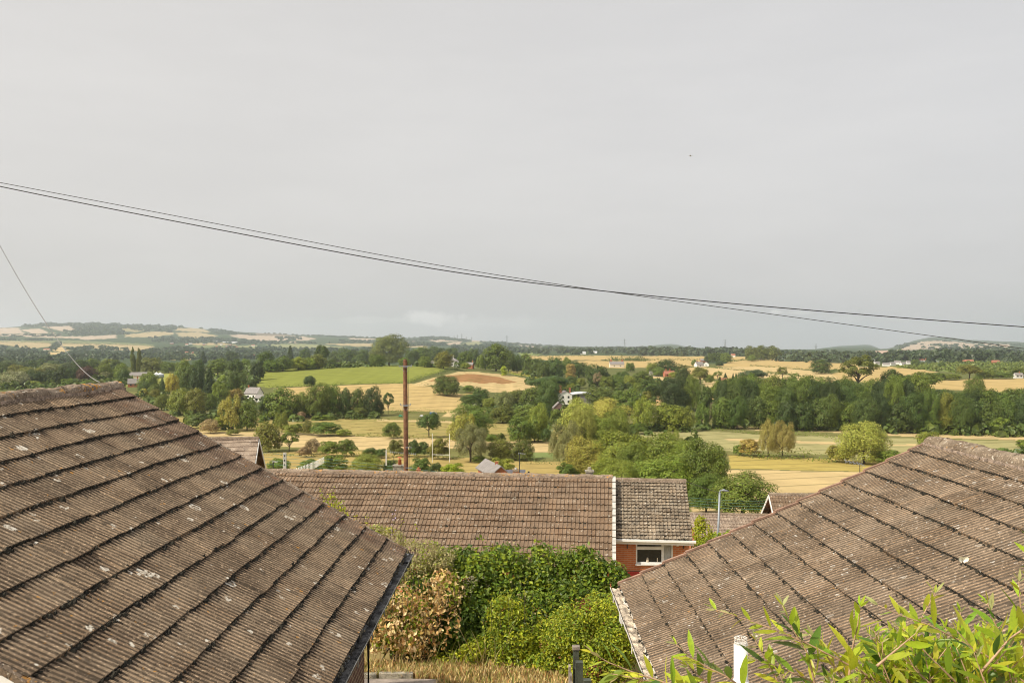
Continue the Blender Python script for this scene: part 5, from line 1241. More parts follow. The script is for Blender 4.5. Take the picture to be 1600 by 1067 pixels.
cloud('hedge', 'tall dense green hedge right of the dry brown creeper, in front of the long roof', 'hedge',
  [(735,905,18.0,.75,.7,.62),(790,893,18.2,.75,.7,.55),(850,892,18.3,.75,.7,.52),(905,892,18.1,.65,.6,.50),(948,905,17.8,.45,.5,.42),(770,960,17.6,.9,.6,.75),(860,950,17.8,.9,.6,.65),(930,950,17.6,.6,.5,.6),(700,880,18.2,.4,.4,.35),(835,965,17.1,.6,.4,.55),(885,940,17.0,.5,.35,.45),(720,950,17.4,.5,.4,.6)],
  .088, [(G1,5),(G2,4),(G3,3),(Cr,.25)], 30000, 301, .45, sub=46, sprays=[(760,865,752,842,18.2,14),(800,862,805,848,18.2,12),(848,860,846,845,18.3,14),(830,862,838,848,18.3,10),(720,870,716,852,18,12),(905,860,914,850,18,10)])
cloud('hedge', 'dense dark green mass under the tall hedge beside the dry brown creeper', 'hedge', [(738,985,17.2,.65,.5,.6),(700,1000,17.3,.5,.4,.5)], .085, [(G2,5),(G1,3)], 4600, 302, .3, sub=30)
cloud('shrub', 'bright yellow green shrub with upright sprays in front of the tall hedge', 'shrub',
  [(805,1000,16.5,.62,.5,.50),(790,962,16.8,.40,.35,.42),(845,1005,16.5,.42,.4,.40),(760,1010,16.6,.3,.3,.3),(740,1022,16.4,.3,.3,.25),(800,1035,16.2,.4,.35,.25),(850,1035,16.0,.35,.3,.25),(700,1030,16.5,.35,.25,.16),(900,1045,15.6,.35,.3,.22)], .075, [(G4,3.5),(G5,1.2),(G3,3.5),(G1,2)], 9000, 303, .3, aspect=.45, sub=26,
  sprays=[(x+g_, 985, x+g_*1.3, y, 16.3, 26) for x, y, g_ in [(800,890,0),(815,902,4),(785,915,-3),(830,925,2),(770,930,-2),(842,945,3),(795,935,0),(822,955,0),(760,960,-4)]])
cloud('hedge', 'rounded lower hedge, yellow green top with reddish berries, beside the white gutter', 'hedge',
  [(925,990,15.6,.68,.6,.62),(965,1005,15.4,.42,.5,.55),(885,985,15.8,.4,.45,.52),(945,950,16.2,.55,.5,.32),(935,1045,15.2,.55,.4,.35),(872,1005,16.1,.34,.4,.45),(860,1035,16.0,.34,.35,.28)], .050, [(G4,4),(G3,4),(G1,3),(Rd,.5),(G5,1)], 28000, 304, .6, sub=44)
cloud('creeper', 'dried brown creeper with hanging strings of dead leaves right of the gutter', 'creeper',
  [(640,960,16.9,.62,.5,.55),(690,925,17.2,.45,.5,.45),(610,985,16.6,.45,.45,.55),(655,1000,16.5,.4,.4,.35)], .085, [(Tn,5),(To,1.6),(Tp,3.2),(G1,1.5),(Rd,.15),(G3,1.6)], 4200, 305, .1, 1.2, sub=22,
  sprays=[(x, 900+abs(x-660)*.3, x+rng.uniform(-8,4), rng.uniform(985,1025)-abs(x-640)*.12, 16.4, 34) for x in range(590,722,8)])
cloud('hedge', 'green leaf mass showing through the dried brown creeper', 'hedge', [(650,945,17.3,.85,.5,.75),(610,965,17.0,.5,.4,.6),(660,1000,17.1,.7,.3,.4)], .08, [(G2,4),(G1,3),(G3,1)], 4500, 306, .3, sub=26)
cloud('creeper', 'pale cream flowered creeper on top of the hedge by the left gutter end', 'creeper',
  [(655,862,17.6,.52,.45,.28),(610,842,17.8,.42,.4,.20),(690,875,17.5,.3,.35,.26),(640,890,17.4,.5,.4,.28),(590,830,18.0,.25,.3,.15)], .045, [(Cr,5),((.30,.30,.10),3),(G3,1.2)], 6500, 307, .5, sub=30)
cloud('weed', 'tall yellow green weed rising behind the left verge against the long roof', 'weed', [(515,790,16.0,.16,.16,.20),(530,800,16,.14,.15,.16)], .045, [(G4,3),(G3,3)], 360, 308, sprays=[(515,800,506,762,16,26),(520,800,518,768,16,20),(525,805,532,782,16,14),(545,812,541,796,16,14),(560,820,556,806,16,10)])
cloud('weed', 'thin pale flower stems poking above the cream creeper', 'weed', [(612,828,17.7,.10,.1,.08)], .04, [(G4,3),(Cr,2),((.45,.35,.55),.6)], 90, 309, sprays=[(613,835,615,800,17.6,16),(626,838,626,806,17.6,12),(650,850,650,818,17.6,14),(575,820,570,803,17.6,10)])
cloud('dead_ivy', 'hanging pale dead twigs on the face of the green hedge', 'dead twigs', [(738,905,17.0,.09,.08,.06)], .05, [((.45,.38,.27),3)], 60, 310, sprays=[(732,895,733,935,17.0,26),(741,900,738,925,17.0,18),(757,897,760,912,17.0,12),(729,890,728,915,17.0,14)], aspect=.15, stems=False)
cloud('conifer_shrub', 'golden yellow green conifer shrub right of the small bungalow', 'shrub', [(1097,835,42,.45,.4,.7),(1094,818,42,.25,.25,.4),(1105,850,41.5,.5,.4,.35)], .14, [(G4,4),(G3,3),((.30,.26,.03),2)], 1700, 311, .4, aspect=.4)
cloud('hedge', 'light green garden hedge below the street lamp', 'hedge', [(1125,845,43,.8,.5,.4),(1150,838,43.5,.6,.5,.3),(1098,862,40.5,.6,.4,.35)], .12, [(G3,4),(G1,3),(G4,1)], 2200, 312, .4)
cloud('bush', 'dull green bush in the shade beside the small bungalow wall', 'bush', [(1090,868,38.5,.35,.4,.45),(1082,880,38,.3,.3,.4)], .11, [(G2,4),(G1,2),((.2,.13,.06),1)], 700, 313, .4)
cloud('rose_bush', 'thin leafy rose bush below the white kitchen window', 'rose bush', [(1012,885,35.5,.22,.2,.18),(1005,893,35.3,.3,.2,.12)], .10, [(G4,3),(G3,3)], 230, 314, .4, sprays=[(1010,892,1008,874,35.3,9),(1018,892,1022,876,35.3,8)])
cloud('potted_plant', 'dark strappy plant at the right foot of the white window', 'plant', [(1037,886,35.5,.22,.2,.16)], .22, [((.06,.09,.08),3),((.20,.24,.18),1)], 70, 315, .8, aspect=.16)
cloud('bush', 'small garden bush at the white verge foot of the long roof', 'bush', [(985,884,34.5,.25,.2,.12),(973,890,34.5,.2,.2,.16)], .10, [(G1,3),(G3,3)], 260, 316, .4)
mb = MB(); c = V3(986, 895, 34.0); mb.box((c.x,c.y,c.z), (.75,.30,.13)); mb.box((c.x,c.y,c.z+.07), (.80,.34,.035)); mb.m = 1; mb.box((c.x,c.y,c.z+.075), (.68,.24,.03)); mb.m = 0
for sx in (-.3,.3): mb.box((c.x+sx,c.y,(c.z-.05-11)/2), (.08,.2,abs(-11-(c.z-.05))))
o = mb.build('planter', [MT['red'], MT['bark']]); tag(o, 'red topped garden planter below the orange brick wall', 'planter')
# garden bank behind the hedge
def grass(name, label, spots, n, seed, cols, h=(.18,.5)):
    g = np.random.default_rng(seed); X = []; Y = []
    for (x0, x1, y0, y1, w) in spots:
        k = int(n*w); X.append(g.uniform(x0,x1,k)); Y.append(g.uniform(y0,y1,k))
    X = np.concatenate(X); Y = np.concatenate(Y); Z = ground_z(X, Y); n = len(X)
    H = g.uniform(*h, n)*g.uniform(.5,1.25,n); a = g.uniform(0,6.28,n); lean = g.uniform(0,.75,n)*H; ph = g.uniform(0,6.28,n); w = g.uniform(.006,.014,n)
    b = np.stack([X,Y,Z],1); dx = np.stack([np.cos(a)*w, np.sin(a)*w, 0*a],1); l = np.stack([np.cos(ph)*lean, np.sin(ph)*lean, H],1)
    m = b + l*.55 + np.stack([0*a,0*a,H*.12],1)
    V = np.stack([b-dx, b+dx, m+dx*.8, b+l, m-dx*.8],1)
    V = V.reshape(-1,3); f = np.arange(n)[:,None]*5
    cc = np.array([c[0] for c in cols]); p = np.array([c[1] for c in cols],float); C = cc[g.choice(len(cc), n, p=p/p.sum())]
    o = link_mesh(name, np_mesh(name, V, [f+np.array([0,1,2,4]), f+np.array([4,2,3])], MT['blade'], col=np.repeat(C,5,0))); tag(o, label, 'grass', kind='stuff')
grass('dry_grass', 'dry straw coloured grass along the foot of the hedge', [(-3.2,1.4,15.5,16.4,.9),(-2.8,2.2,12.6,12.95,.15),(-1.3,2.4,12.8,15.6,.9),(-3,-.5,15.42,15.7,.2)], 11000, 401, [((.58,.46,.22),5),((.48,.34,.14),3),((.26,.28,.07),2.5),((.50,.28,.10),1)], (.04,.15))
grass('tall_grass', 'tall seeding grass stems leaning in front of the creeper', [(-2.6,.2,15.9,16.4,1)], 60, 402, [((.40,.31,.14),5),((.22,.22,.06),2)], (.4,.95))
grass('bank_grass', 'dry rough grass of the garden bank around the houses below', [(-9,12,17.5,33,1)], 9000, 403, [((.36,.28,.11),4),((.20,.20,.05),4)], (.10,.3))
# fence
root = empty('fence', V3(902, 1060, 13.2), 'short run of green and weathered wooden fence posts at the lane', 'fence'); gz = -5.85
for px0, px1, top, Y, mt, cap in ((895.5,904.5,1013,13.6,'greenpost',1),(899.5,910.5,1033,12.9,'greenpost',0),(911.5,923.5,1061,12.4,'greenpost',0)):
    a, b = V3(px0, top, Y), V3(px1, top, Y); w = b.x-a.x; mb = MB(); mb.box(((a.x+b.x)/2, Y, (a.z+gz)/2), (w, w, a.z-gz))
    if cap: mb.m = 1; mb.box(((a.x+b.x)/2, Y, a.z+.02), (w*1.28, w*1.28, .045))
    mb.build('post', [MT[mt], MT['oldwood']], root)
mb = MB(); a, b = V3(889, 1037, 13.5), V3(895, 1037, 12.6)
for k in range(6):
    t = k/6; p = a.lerp(b, t); top = a.z-.02-.05*math.sin(k*2.1)-k*.03; mb.box((p.x+.01, p.y, (top+gz)/2), (.03,.12,top-gz))
mb.build('board_panel', MT['oldwood'], root)
# ---------------------------------------------------------------- white vent pipe with cage, foreground
p = V3(1157.5, 1006, 5.0); root = empty('vent_pipe', (p.x, p.y, -5.6), 'white vent pipe with wire cage standing among the foreground leaves', 'vent pipe')
mb = MB(); mb.tube([(p.x,p.y,-5.6),(p.x,p.y,p.z-.30),(p.x,p.y,p.z)], .0385, 20); mb.tube([(p.x,p.y,p.z-.28),(p.x,p.y,p.z-.20)], .044, 20); mb.build('pipe', MT['white'], root, True)
mb = MB(); r = .034
for k in range(8):
    t = k*math.pi/4; q = (p.x+r*math.cos(t), p.y+r*math.sin(t)); mb.tube([(*q,p.z-.02),(*q,p.z+.038),(p.x+r*.3*math.cos(t),p.y+r*.3*math.sin(t),p.z+.043)], .0022, 5)
for z in (.012,.036): mb.tube([(p.x+r*math.cos(k*.3927), p.y+r*math.sin(k*.3927), p.z+z) for k in range(17)], .0022, 5)
mb.tube([(p.x,p.y,p.z-.002),(p.x,p.y,p.z+.004)], .0375, 20); mb.build('cage', MT['dirty_white'], root)
# ---------------------------------------------------------------- telegraph pole and cables
Yp = 46.0; top = V3(633, 563, Yp); bot = V3(634.5, 735, Yp)
gx = float(ground_z(top.x, Yp)); root = empty('telegraph_pole', (bot.x, Yp, gx), 'tall brown wooden telegraph pole rising behind the long roof', 'pole')
mb = MB(); ex = (top.z-gx)/(top.z-bot.z); xb = top.x+(bot.x-top.x)*ex
mb.tube([(xb,Yp,gx-.3),((xb+top.x)/2,Yp,(gx+top.z)/2),(top.x,Yp,top.z)], [.140,.122,.104], 12); mb.tube([(top.x,Yp,top.z-.01),(top.x,Yp,top.z+.05)], [.108,.06], 10); mb.build('post', MT['wood_pole'], root)
def arm(y, w, wires=True):
    c = V3(633.5, y, Yp-.16); mb = MB(); mb.box((c.x,c.y+.08,c.z), (.26,.30,.03))
    mb.bar((c.x-w,c.y,c.z+.06),(c.x+w,c.y,c.z+.06),.03,.03)
    for s in (-1,1): mb.bar((c.x+s*.05,c.y,c.z-.22),(c.x+s*w,c.y,c.z+.05),.015,.015); mb.tube([(c.x+s*w,c.y,c.z+.05),(c.x+s*w,c.y,c.z+.13)],.022,6)
    mb.build('bracket', MT['steel'], root)
arm(574, .32); arm(634, .26)
for y in (698.5, 730):
    c = V3(634, y, Yp); mb = MB(); mb.bar((c.x,c.y-.14,c.z),(c.x+.34,c.y-.16,c.z),.03,.03); mb.build('step_iron', MT['steel'], root)
mb = MB(); mb.tube([V3(637.5,568,Yp-.1), V3(638.5,640,Yp-.14), V3(639.5,735,Yp-.15)], .011, 4); mb.build('drop_cable', MT['wire'], root)
def catenary(a, b, sag, n=48):
    a, b = Vector(a), Vector(b); return [a.lerp(b, i/n)+Vector((0,0,-sag*4*(i/n)*(1-i/n))) for i in range(n+1)]
def wire(label, pts_px, r, mat, name='cable', group=None, smoothn=60):
    """cable through photo points given as (px, py, Y)"""
    P = [np.array(V3(*p)) for p in pts_px]; m = len(P)
    t = np.linspace(0, m-1, smoothn); A = np.array(P); xs = np.arange(m)
    if m > 2:
        deg = min(m-1, 5 if m > 7 else 3); C = [np.polyfit(xs, A[:, k], deg) for k in range(3)]; Q = np.stack([np.polyval(c, t) for c in C], 1)
    else: Q = np.array([A[0]+(A[1]-A[0])*v for v in np.linspace(0,1,smoothn)])
    mb = MB(); mb.tube([Vector(q) for q in Q], r, 5); o = mb.build(name, mat, None, True); tag(o, label, 'cable', group); return o
wire('long black cable that starts higher at the left edge and ends lower at the right', [(-250,236,20),(0,285.2,20),(250,333.5,20),(500,380.5,20),(750,425.5,20),(912,451,20),(1200,488,20),(1600,546,20),(1850,582,20)], .0072, MT['wire'])
wire('long black cable that starts lower at the left edge and ends higher at the right', [(-250,227,17),(0,289,17),(250,344,17),(500,389.5,17),(750,429.5,17),(912,451,17),(1200,479.5,17),(1600,511,17),(1850,526,17)], .0095, MT['wire'])
wire('short cable dropping steeply from the left edge to the left roof ridge', [(-60,270,13.4),(0,383,13.2),(68,502,13.0),(112,556,12.9),(157,599,12.72)], .0058, MT['pale_wire'])
for i in range(4):
    wire(['topmost','second from top','third from top','lowest'][i]+' of four parallel green cables beyond the long roof', [(395,707+i*6.0,62),(500,716+i*5.4,60),(620,729+i*4.6,58),(860,757+i*4.3,55),(1080,777.5+i*4.3,52),(1192,781+i*4.3,51.2)], .0085, MT['green_wire'], group='green cables')
wire('thin cable from the small bungalow roof to the street lamp', [(1072,752,39.5),(1100,762,42),(1123,769,45)], .012, MT['wire'])
# street lamp
Yl = 45.0; t_ = V3(1124.5, 769, Yl); b_ = V3(1121.5, 848, Yl); gz = float(ground_z(t_.x, Yl)); xb = t_.x+(b_.x-t_.x)*(t_.z-gz)/(t_.z-b_.z)
root = empty('street_lamp', (xb, Yl, gz), 'slim grey steel street lamp between the small bungalow and the right roof', 'street lamp')
mb = MB(); mb.tube([(xb,Yl,gz-.2),(xb,Yl,gz+1.2)], .10, 10); mb.tube([(xb,Yl,gz+1.2),((xb+t_.x)/2,Yl,(gz+t_.z)/2),(t_.x,Yl,t_.z)], [.066,.058,.048], 10); mb.build('pole', MT['steel'], root, True)
mb = MB(); mb.tube([(t_.x,Yl,t_.z-.05),(t_.x+.03,Yl,t_.z+.08),(t_.x+.14,Yl,t_.z+.10)], .035, 8); mb.tube([(t_.x+.10,Yl,t_.z+.10),(t_.x+.20,Yl,t_.z+.11),(t_.x+.33,Yl,t_.z+.075),(t_.x+.46,Yl,t_.z+.06)], [.04,.065,.05,.025], 8); mb.build('lamp_head', MT['steel'], root, True)
# aerials
def aerial(label, px, pyb, pyt, Y, boom, n, tilt=0.0, mat='steel', mast_r=.02):
    a, b = V3(px, pyb, Y), V3(px, pyt, Y); root = empty('aerial', a, label, 'aerial'); mb = MB(); mb.tube([a-Vector((0,0,.4)), b], mast_r, 6); mb.build('mast', MT['wire'], root)
    L = abs(boom)/F*Y; s = 1 if boom > 0 else -1; mb = MB(); e = b+Vector((s*L, 0, tilt)); st = b-Vector((s*L*.15,0,0)); mb.bar(st, e, .6*mast_r, .6*mast_r)
    for k in range(n):
        p = st.lerp(e, k/(n-1)); h = .13 if k else .22; mb.bar(p+Vector((0,-h,-.02)), p+Vector((0,h,.02)), .012, .012); mb.bar(p+Vector((0,0,-h*.5)), p+Vector((0,0,h*.5)), .012, .012)
    mb.build('antenna', MT[mat], root)
aerial('television aerial on a dark mast above the verge of the right roof', 1343.5, 745, 725.5, 26, -22, 5, .10, 'lattice', .011)
aerial('television aerial on a tall pole among the chimneys beyond the long roof', 811.5, 742, 708, 95, 9, 4, -.06, 'metalroof', .055)
aerial('many pronged television aerial beside the chimney with red pot', 615.5, 738, 706, 50, 34, 13, -.12, 'pale_wire', .018)
aerial('small television aerial at the left end of the long brown ridge', 427, 735, 721, 60, 6, 4, -.03, 'dirty_white', .03)
# chimneys and neighbours over the ridge
p = V3(623, 740, 50); root = empty('chimney', (p.x, p.y, p.z-1.5), 'grey stone chimney with tall red pot beside the brown pole', 'chimney')
mb = MB(); mb.box((p.x, p.y, p.z-.35), (.58,.55,1.6)); mb.box((p.x,p.y,p.z+.47), (.64,.6,.06)); mb.build('stack', MT['stone'], root)
q = V3(624.8, 724, 50); mb = MB(); mb.tube([(q.x,q.y,p.z+.48),(q.x,q.y,p.z+.78),(q.x,q.y,p.z+.80)], [.10,.085,.10], 12); mb.build('pot', MT['pot'], root, True)
mb = MB(); mb.tube([(q.x,q.y,p.z+.80),(q.x,q.y,p.z+.90)], .025, 6); mb.tube([(q.x,q.y,p.z+.90),(q.x,q.y,p.z+.95)], [.15,.10], 12); mb.build('cowl', MT['pot'], root)
p = V3(654, 736, 80); root = empty('chimney', (p.x,p.y,p.z-2), 'small red brick chimney just showing right of the brown pole', 'chimney'); mb = MB(); mb.box((p.x,p.y,p.z-.7), (.34,.34,1.7)); mb.box((p.x,p.y,p.z+.16),(.40,.40,.06)); mb.build('stack', MT['brick_far'], root); mb = MB(); mb.tube([(p.x,p.y,p.z+.18),(p.x,p.y,p.z+.36)],[.10,.08],8); mb.build('pot', MT['pot'], root)
p = V3(806, 737, 92); root = empty('chimney', (p.x,p.y,p.z-2), 'squat brick chimney with yellow lichen in front of the red gabled house', 'chimney'); mb = MB(); mb.box((p.x,p.y,p.z-.7), (.62,.5,1.5)); mb.build('stack', MT['brick_far'], root); mb = MB(); mb.box((p.x,p.y,p.z+.15),(.68,.56,.22)); mb.build('cap', MT['ridgeL'], root); mb = MB(); mb.tube([(p.x,p.y,p.z+.25),(p.x,p.y,p.z+.42)],[.09,.13],8); mb.build('cowl', MT['metalroof'], root)
p = V3(826, 742, 92); root = empty('chimney_pot', p, 'black chimney cowl right of the aerial pole over the long ridge', 'chimney pot'); mb = MB(); mb.tube([p-Vector((0,0,.6)), p+Vector((0,0,.12)), p+Vector((0,0,.2)), p+Vector((0,0,.38))], [.16,.15,.09,.11], 10); mb.build('cowl', MT['black_pvc'], root)
def redhouse():
    Y = 118.0; s = Y/F; ap = V3(783, 728.5, Y); root = empty('house', (ap.x, Y, -24), 'small red brick gabled house with grey roof peeping over the long roof', 'house')
    ez = ap.z-12*s; xr = ap.x+13*s; xl = ap.x-13*s; D = 7.0; zb = -24
    mb = MB(); mb.prism([(xl,Y,zb),(xr,Y,zb),(xr,Y,ez),(ap.x,Y,ap.z-.1),(xl,Y,ez)],(0,0,0),(-2.2,D,0)); mb.build('wall', MT['brick_far'], root)
    mb = MB()
    for sx in (xl-.3, xr+.3):
        k = (ap.z-ez)/(13*s); q = [Vector((ap.x,Y-.3,ap.z)),Vector((sx,Y-.3,ap.z-abs(sx-ap.x)*k)),Vector((sx-2.3,Y+D+.3,ap.z-abs(sx-ap.x)*k)),Vector((ap.x-2.3,Y+D+.3,ap.z))]
        mb.poly(q+[v+Vector((0,0,.12)) for v in q], [(0,1,2,3),(7,6,5,4),(0,4,5,1),(1,5,6,2),(2,6,7,3),(3,7,4,0)])
    mb.build('roof', MT['slate'], root)
    mb = MB(); c = V3(776, 725, Y+2); mb.box((c.x,c.y,c.z-.6),(.42,.42,1.8)); mb.box((c.x,c.y,c.z+.32),(.5,.5,.08)); mb.build('chimney', MT['brick_far'], root)
    a = V3(788, 733.5, Y+3); b = V3(821, 733.5, Y+3); mb = MB(); mb.prism([(a.x,a.y,a.z),(a.x,a.y-2.4,a.z-1.3),(a.x,a.y+2.4,a.z-1.3)],(0,0,0),(b.x-a.x,0,0)); mb.build('wing_roof', plain('dark_slate', (.10,.10,.115), .7, .15, 2), root)
    mb = MB(); mb.box(((a.x+b.x)/2, a.y, (a.z-1.31-24)/2), (b.x-a.x-.3, 4.2, abs(-24-a.z+1.31))); mb.build('wing_wall', MT['brick_far'], root)
redhouse()
# rugby posts and pitch furniture
p0, p1 = hit(675.5, 722), hit(702.5, 722); p1.y = p0.y; p1 = V3(702.5, 722.5, p0.y); s = p0.y/F
root = empty('rugby_posts', (p0+p1)/2, 'pair of tall white rugby posts with crossbar right of the brown pole', 'rugby posts')
for q in (p0, p1): mb = MB(); mb.tube([q-Vector((0,0,.3)), q+Vector((0,0,45*s))], .085, 8); mb.build('upright', MT['white'], root)
mb = MB(); mb.bar(p0+Vector((0,0,12*s)), p1+Vector((0,0,12*s)), .12, .13); mb.build('crossbar', MT['white'], root)
for px, yb, yt, w, lab in ((445,742,707,.12,'white concrete post with dark holes at the left end of the long ridge'),(603.5,720,703,.10,'short white post left of the brown pole by the pitch'),(555.5,748,720,.0,'')):
    if not lab: continue
    Y = 75 if px < 500 else 200; a = V3(px, yb, Y); b = V3(px, yt, Y); root = empty('post', a, lab, 'post'); mb = MB(); mb.box(((a.x+b.x)/2, Y, (a.z+b.z)/2-.5), (w*2 if px<500 else w*3, .2, b.z-a.z+1)); mb.m = 1
    if px < 500:
        for k in range(4): mb.box((a.x, Y-.1, b.z-.25-k*.38), (.10,.03,.14))
    mb.build('shaft', [MT['concrete'], MT['dark']], root)
def pales():
    a, b = V3(452, 737, 150), V3(506, 715, 215); a.z = float(ground_z(a.x, a.y)); root = empty('fence', a, 'slanting white paling fence beyond the left end of the long ridge', 'fence'); n = 26; mb = MB()
    mb2 = MB()
    for k in range(n):
        t = k/(n-1); x = a.x+(b.x-a.x)*t; y = a.y+(b.y-a.y)*t; zt = V3(0, 734-t*20.5, y).z; mb.box((x,y,zt-.75),(.14,.05,1.5))
        if k: mb2.bar(pv, (x,y+.08,zt-.4), .05,.06)
        pv = (x,y+.08,zt-.4)
    mb.build('pale', MT['white'], root); mb2.build('rail', MT['white'], root)
pales()
# farm vehicles by the tan hill field
p = hit(677, 650.5); s = p.y/F; root = empty('lorry', p, 'blue topped lorry parked at the foot of the tan hill field', 'lorry')
mb = MB(); mb.box(p+Vector((-1.5*s,0,4.2*s)), (7.5*s,2.3,4.2*s)); mb.m = 1; mb.box(p+Vector((-1.5*s,0,2.0*s)), (8*s,2.2,.35)); mb.build('body', [MT['blue'], MT['dark']], root)
mb = MB(); mb.prism([p+Vector((2.6*s,-1.1,1.6*s)),p+Vector((5.4*s,-1.1,1.6*s)),p+Vector((5.4*s,-1.1,3.6*s)),p+Vector((4.8*s,-1.1,5.6*s)),p+Vector((2.6*s,-1.1,5.6*s))],(0,0,0),(0,2.2,0)); mb.build('cab', MT['slate'], root)
for k in (-4,-2.6,3.9): mb = MB(); mb.tube([p+Vector((k*s,-1.15,1.1*s)), p+Vector((k*s,1.15,1.1*s))], 1.1*s, 12); mb.build('wheel', MT['rubber'], root)
p = hit(578, 650.5); s = p.y/F; root = empty('slurry_tanker', p, 'green farm tanker with orange front under the dark trees', 'tanker')
mb = MB(); mb.tube([p+Vector((-3.6*s,0,3*s)),p+Vector((-3.4*s,0,3*s)),p+Vector((7.6*s,0,3*s)),p+Vector((7.9*s,0,3*s))], [.6*s,1.6*s,1.6*s,.8*s], 14); mb.build('tank', MT['greenpaint'], root, True)
mb = MB(); mb.bar(p+Vector((-5.6*s,0,3.8*s)), p+Vector((-2.8*s,0,.8*s)), .5,.6); mb.bar(p+Vector((-2.8*s,0,.9*s)), p+Vector((2*s,0,1.1*s)), .5,.4); mb.build('drawbar', MT['orangepaint'], root)
for k in (1.5, 4.2): mb = MB(); mb.tube([p+Vector((k*s,-1.1,1.1*s)), p+Vector((k*s,1.1,1.1*s))], 1.1*s, 12); mb.build('wheel', MT['rubber'], root)
for px, lab, mt in ((626,'dark green parked car left of the brown pole in the valley','greenpaint'),(659,'small pale parked car left of the lorry','metalroof')):
    p = hit(px, 651.5); s = p.y/F; root = empty('parked_car', p, lab, 'car'); mb = MB()
    mb.prism([p+Vector((a*s*.95,-.8,b*s)) for a, b in ((-3.2,.6),(3.2,.6),(3.2,1.8),(2,2.1),(1.0,3.4),(-1.8,3.4),(-2.8,2.1),(-3.2,1.9))],(0,0,0),(0,1.6,0)); mb.build('body', MT[mt], root)
    for k in (-2,2): mb = MB(); mb.tube([p+Vector((k*s,-.85,.7*s)),p+Vector((k*s,.85,.7*s))], .75*s, 10); mb.build('wheel', MT['rubber'], root)
# pylons
for px, pyb, pyt, Y, lab in ((792,536,524,6500,'lattice pylon on the skyline right of the wooded hill'),(976,548,529.5,5200,'lattice pylon on the skyline above the white barn'),(1133,549,530,5200,'lattice pylon on the skyline over the straw hamlet'),(1275,552,537,5600,'lattice pylon in front of the far blue hill'),(1451,554,538,5600,'lattice pylon in front of the brown hill on the right'),
    (709.5,532,524,9300,'tiny pylon, leftmost of a row on the wooded hill'),(714.5,532,523,9300,'tiny pylon, second of a row on the wooded hill'),(721.5,532.5,521.5,9300,'tiny pylon, tallest of a row on the wooded hill'),(728.5,533,526,9300,'tiny pylon, fourth of a row on the wooded hill'),(737,534,526.5,9300,'tiny pylon, rightmost of a row on the wooded hill')):
    a, b = V3(px, pyb, Y), V3(px, pyt, Y); H = b.z-a.z; w = H*.085; o = MB(); t = max(.5, Y/F*.28)
    for sx, sy in ((-1,-1),(1,-1),(1,1),(-1,1)): o.bar(a+Vector((sx*w,sy*w,-H*.3)), b+Vector((sx*w*.12,sy*w*.12,0)), t, t)
    for k in range(6):
        z0, z1 = k/6, (k+1)/6; u0, u1 = w*(1-z0*.88), w*(1-z1*.88); o.bar(a+Vector((-u0,-u0,H*z0)), a+Vector((u1,-u1,H*z1)), t*.6, t*.6); o.bar(a+Vector((u0,-u0,H*z0)), a+Vector((-u1,-u1,H*z1)), t*.6, t*.6)
    for z, l in ((.66,.17),(.80,.21),(.93,.15)): o.bar(a+Vector((-H*l,0,H*z)), a+Vector((H*l,0,H*z)), t*.8, t*.8)
    ob = o.build('pylon', MT['lattice']); tag(ob, lab, 'pylon', 'electricity pylons')
# bird and butterfly
p = V3(1078.5, 244, 120); root = empty('bird', p, 'small distant grey bird gliding high in the plain sky', 'bird')
mb = MB(); mb.tube([p+Vector((-.22,0,.0)),p+Vector((-.10,0,0)),p+Vector((.08,0,0)),p+Vector((.25,0,-.01))],[.012,.05,.045,.012],8)
mb.poly([p+Vector(v) for v in ((-.10,0,.02),(.08,0,.02),(.02,.45,.05),(-.04,.45,.05),(.02,-.45,.05),(-.04,-.45,.05))], [(0,1,2,3),(1,0,5,4)]); mb.poly([p+Vector(v) for v in ((.2,-.01,0),(.2,.01,0),(.42,.07,-.01),(.42,-.07,-.01))],[(0,1,2,3)])
mb.build('body', plain('grey_feathers', (.42,.42,.42), .9, .1), root)
p = V3(1503, 875, 4.0); root = empty('butterfly', p, 'white butterfly in flight in front of the right roof', 'butterfly')
mb = MB(); mb.tube([p+Vector((-.012,0,.002)),p+Vector((0,0,.004)),p+Vector((.016,0,.0))],[.0015,.003,.0015],6); mb.build('body', MT['dark'], root)
for sg in (-1, 1):
    n = 16; vs = [p+Vector((0,0,.001))]
    for k in range(n+1):
        t = -1.15+2.7*k/n; r = .024*(.78+.30*math.cos(2.3*(t-.5)))     # fore wing lobe above, hind wing lobe below
        vs.append(p+Vector((sg*r*math.cos(t)*.95, -.006-r*.45, r*math.sin(t)+.002)))
    mb = MB(); mb.poly(vs+[v+Vector((0,.0006,0)) for v in vs], [(0,k+1,k+2) for k in range(n)]+[(n+2,n+4+k,n+3+k) for k in range(n)]); mb.build('wing', MT['petal'], root)
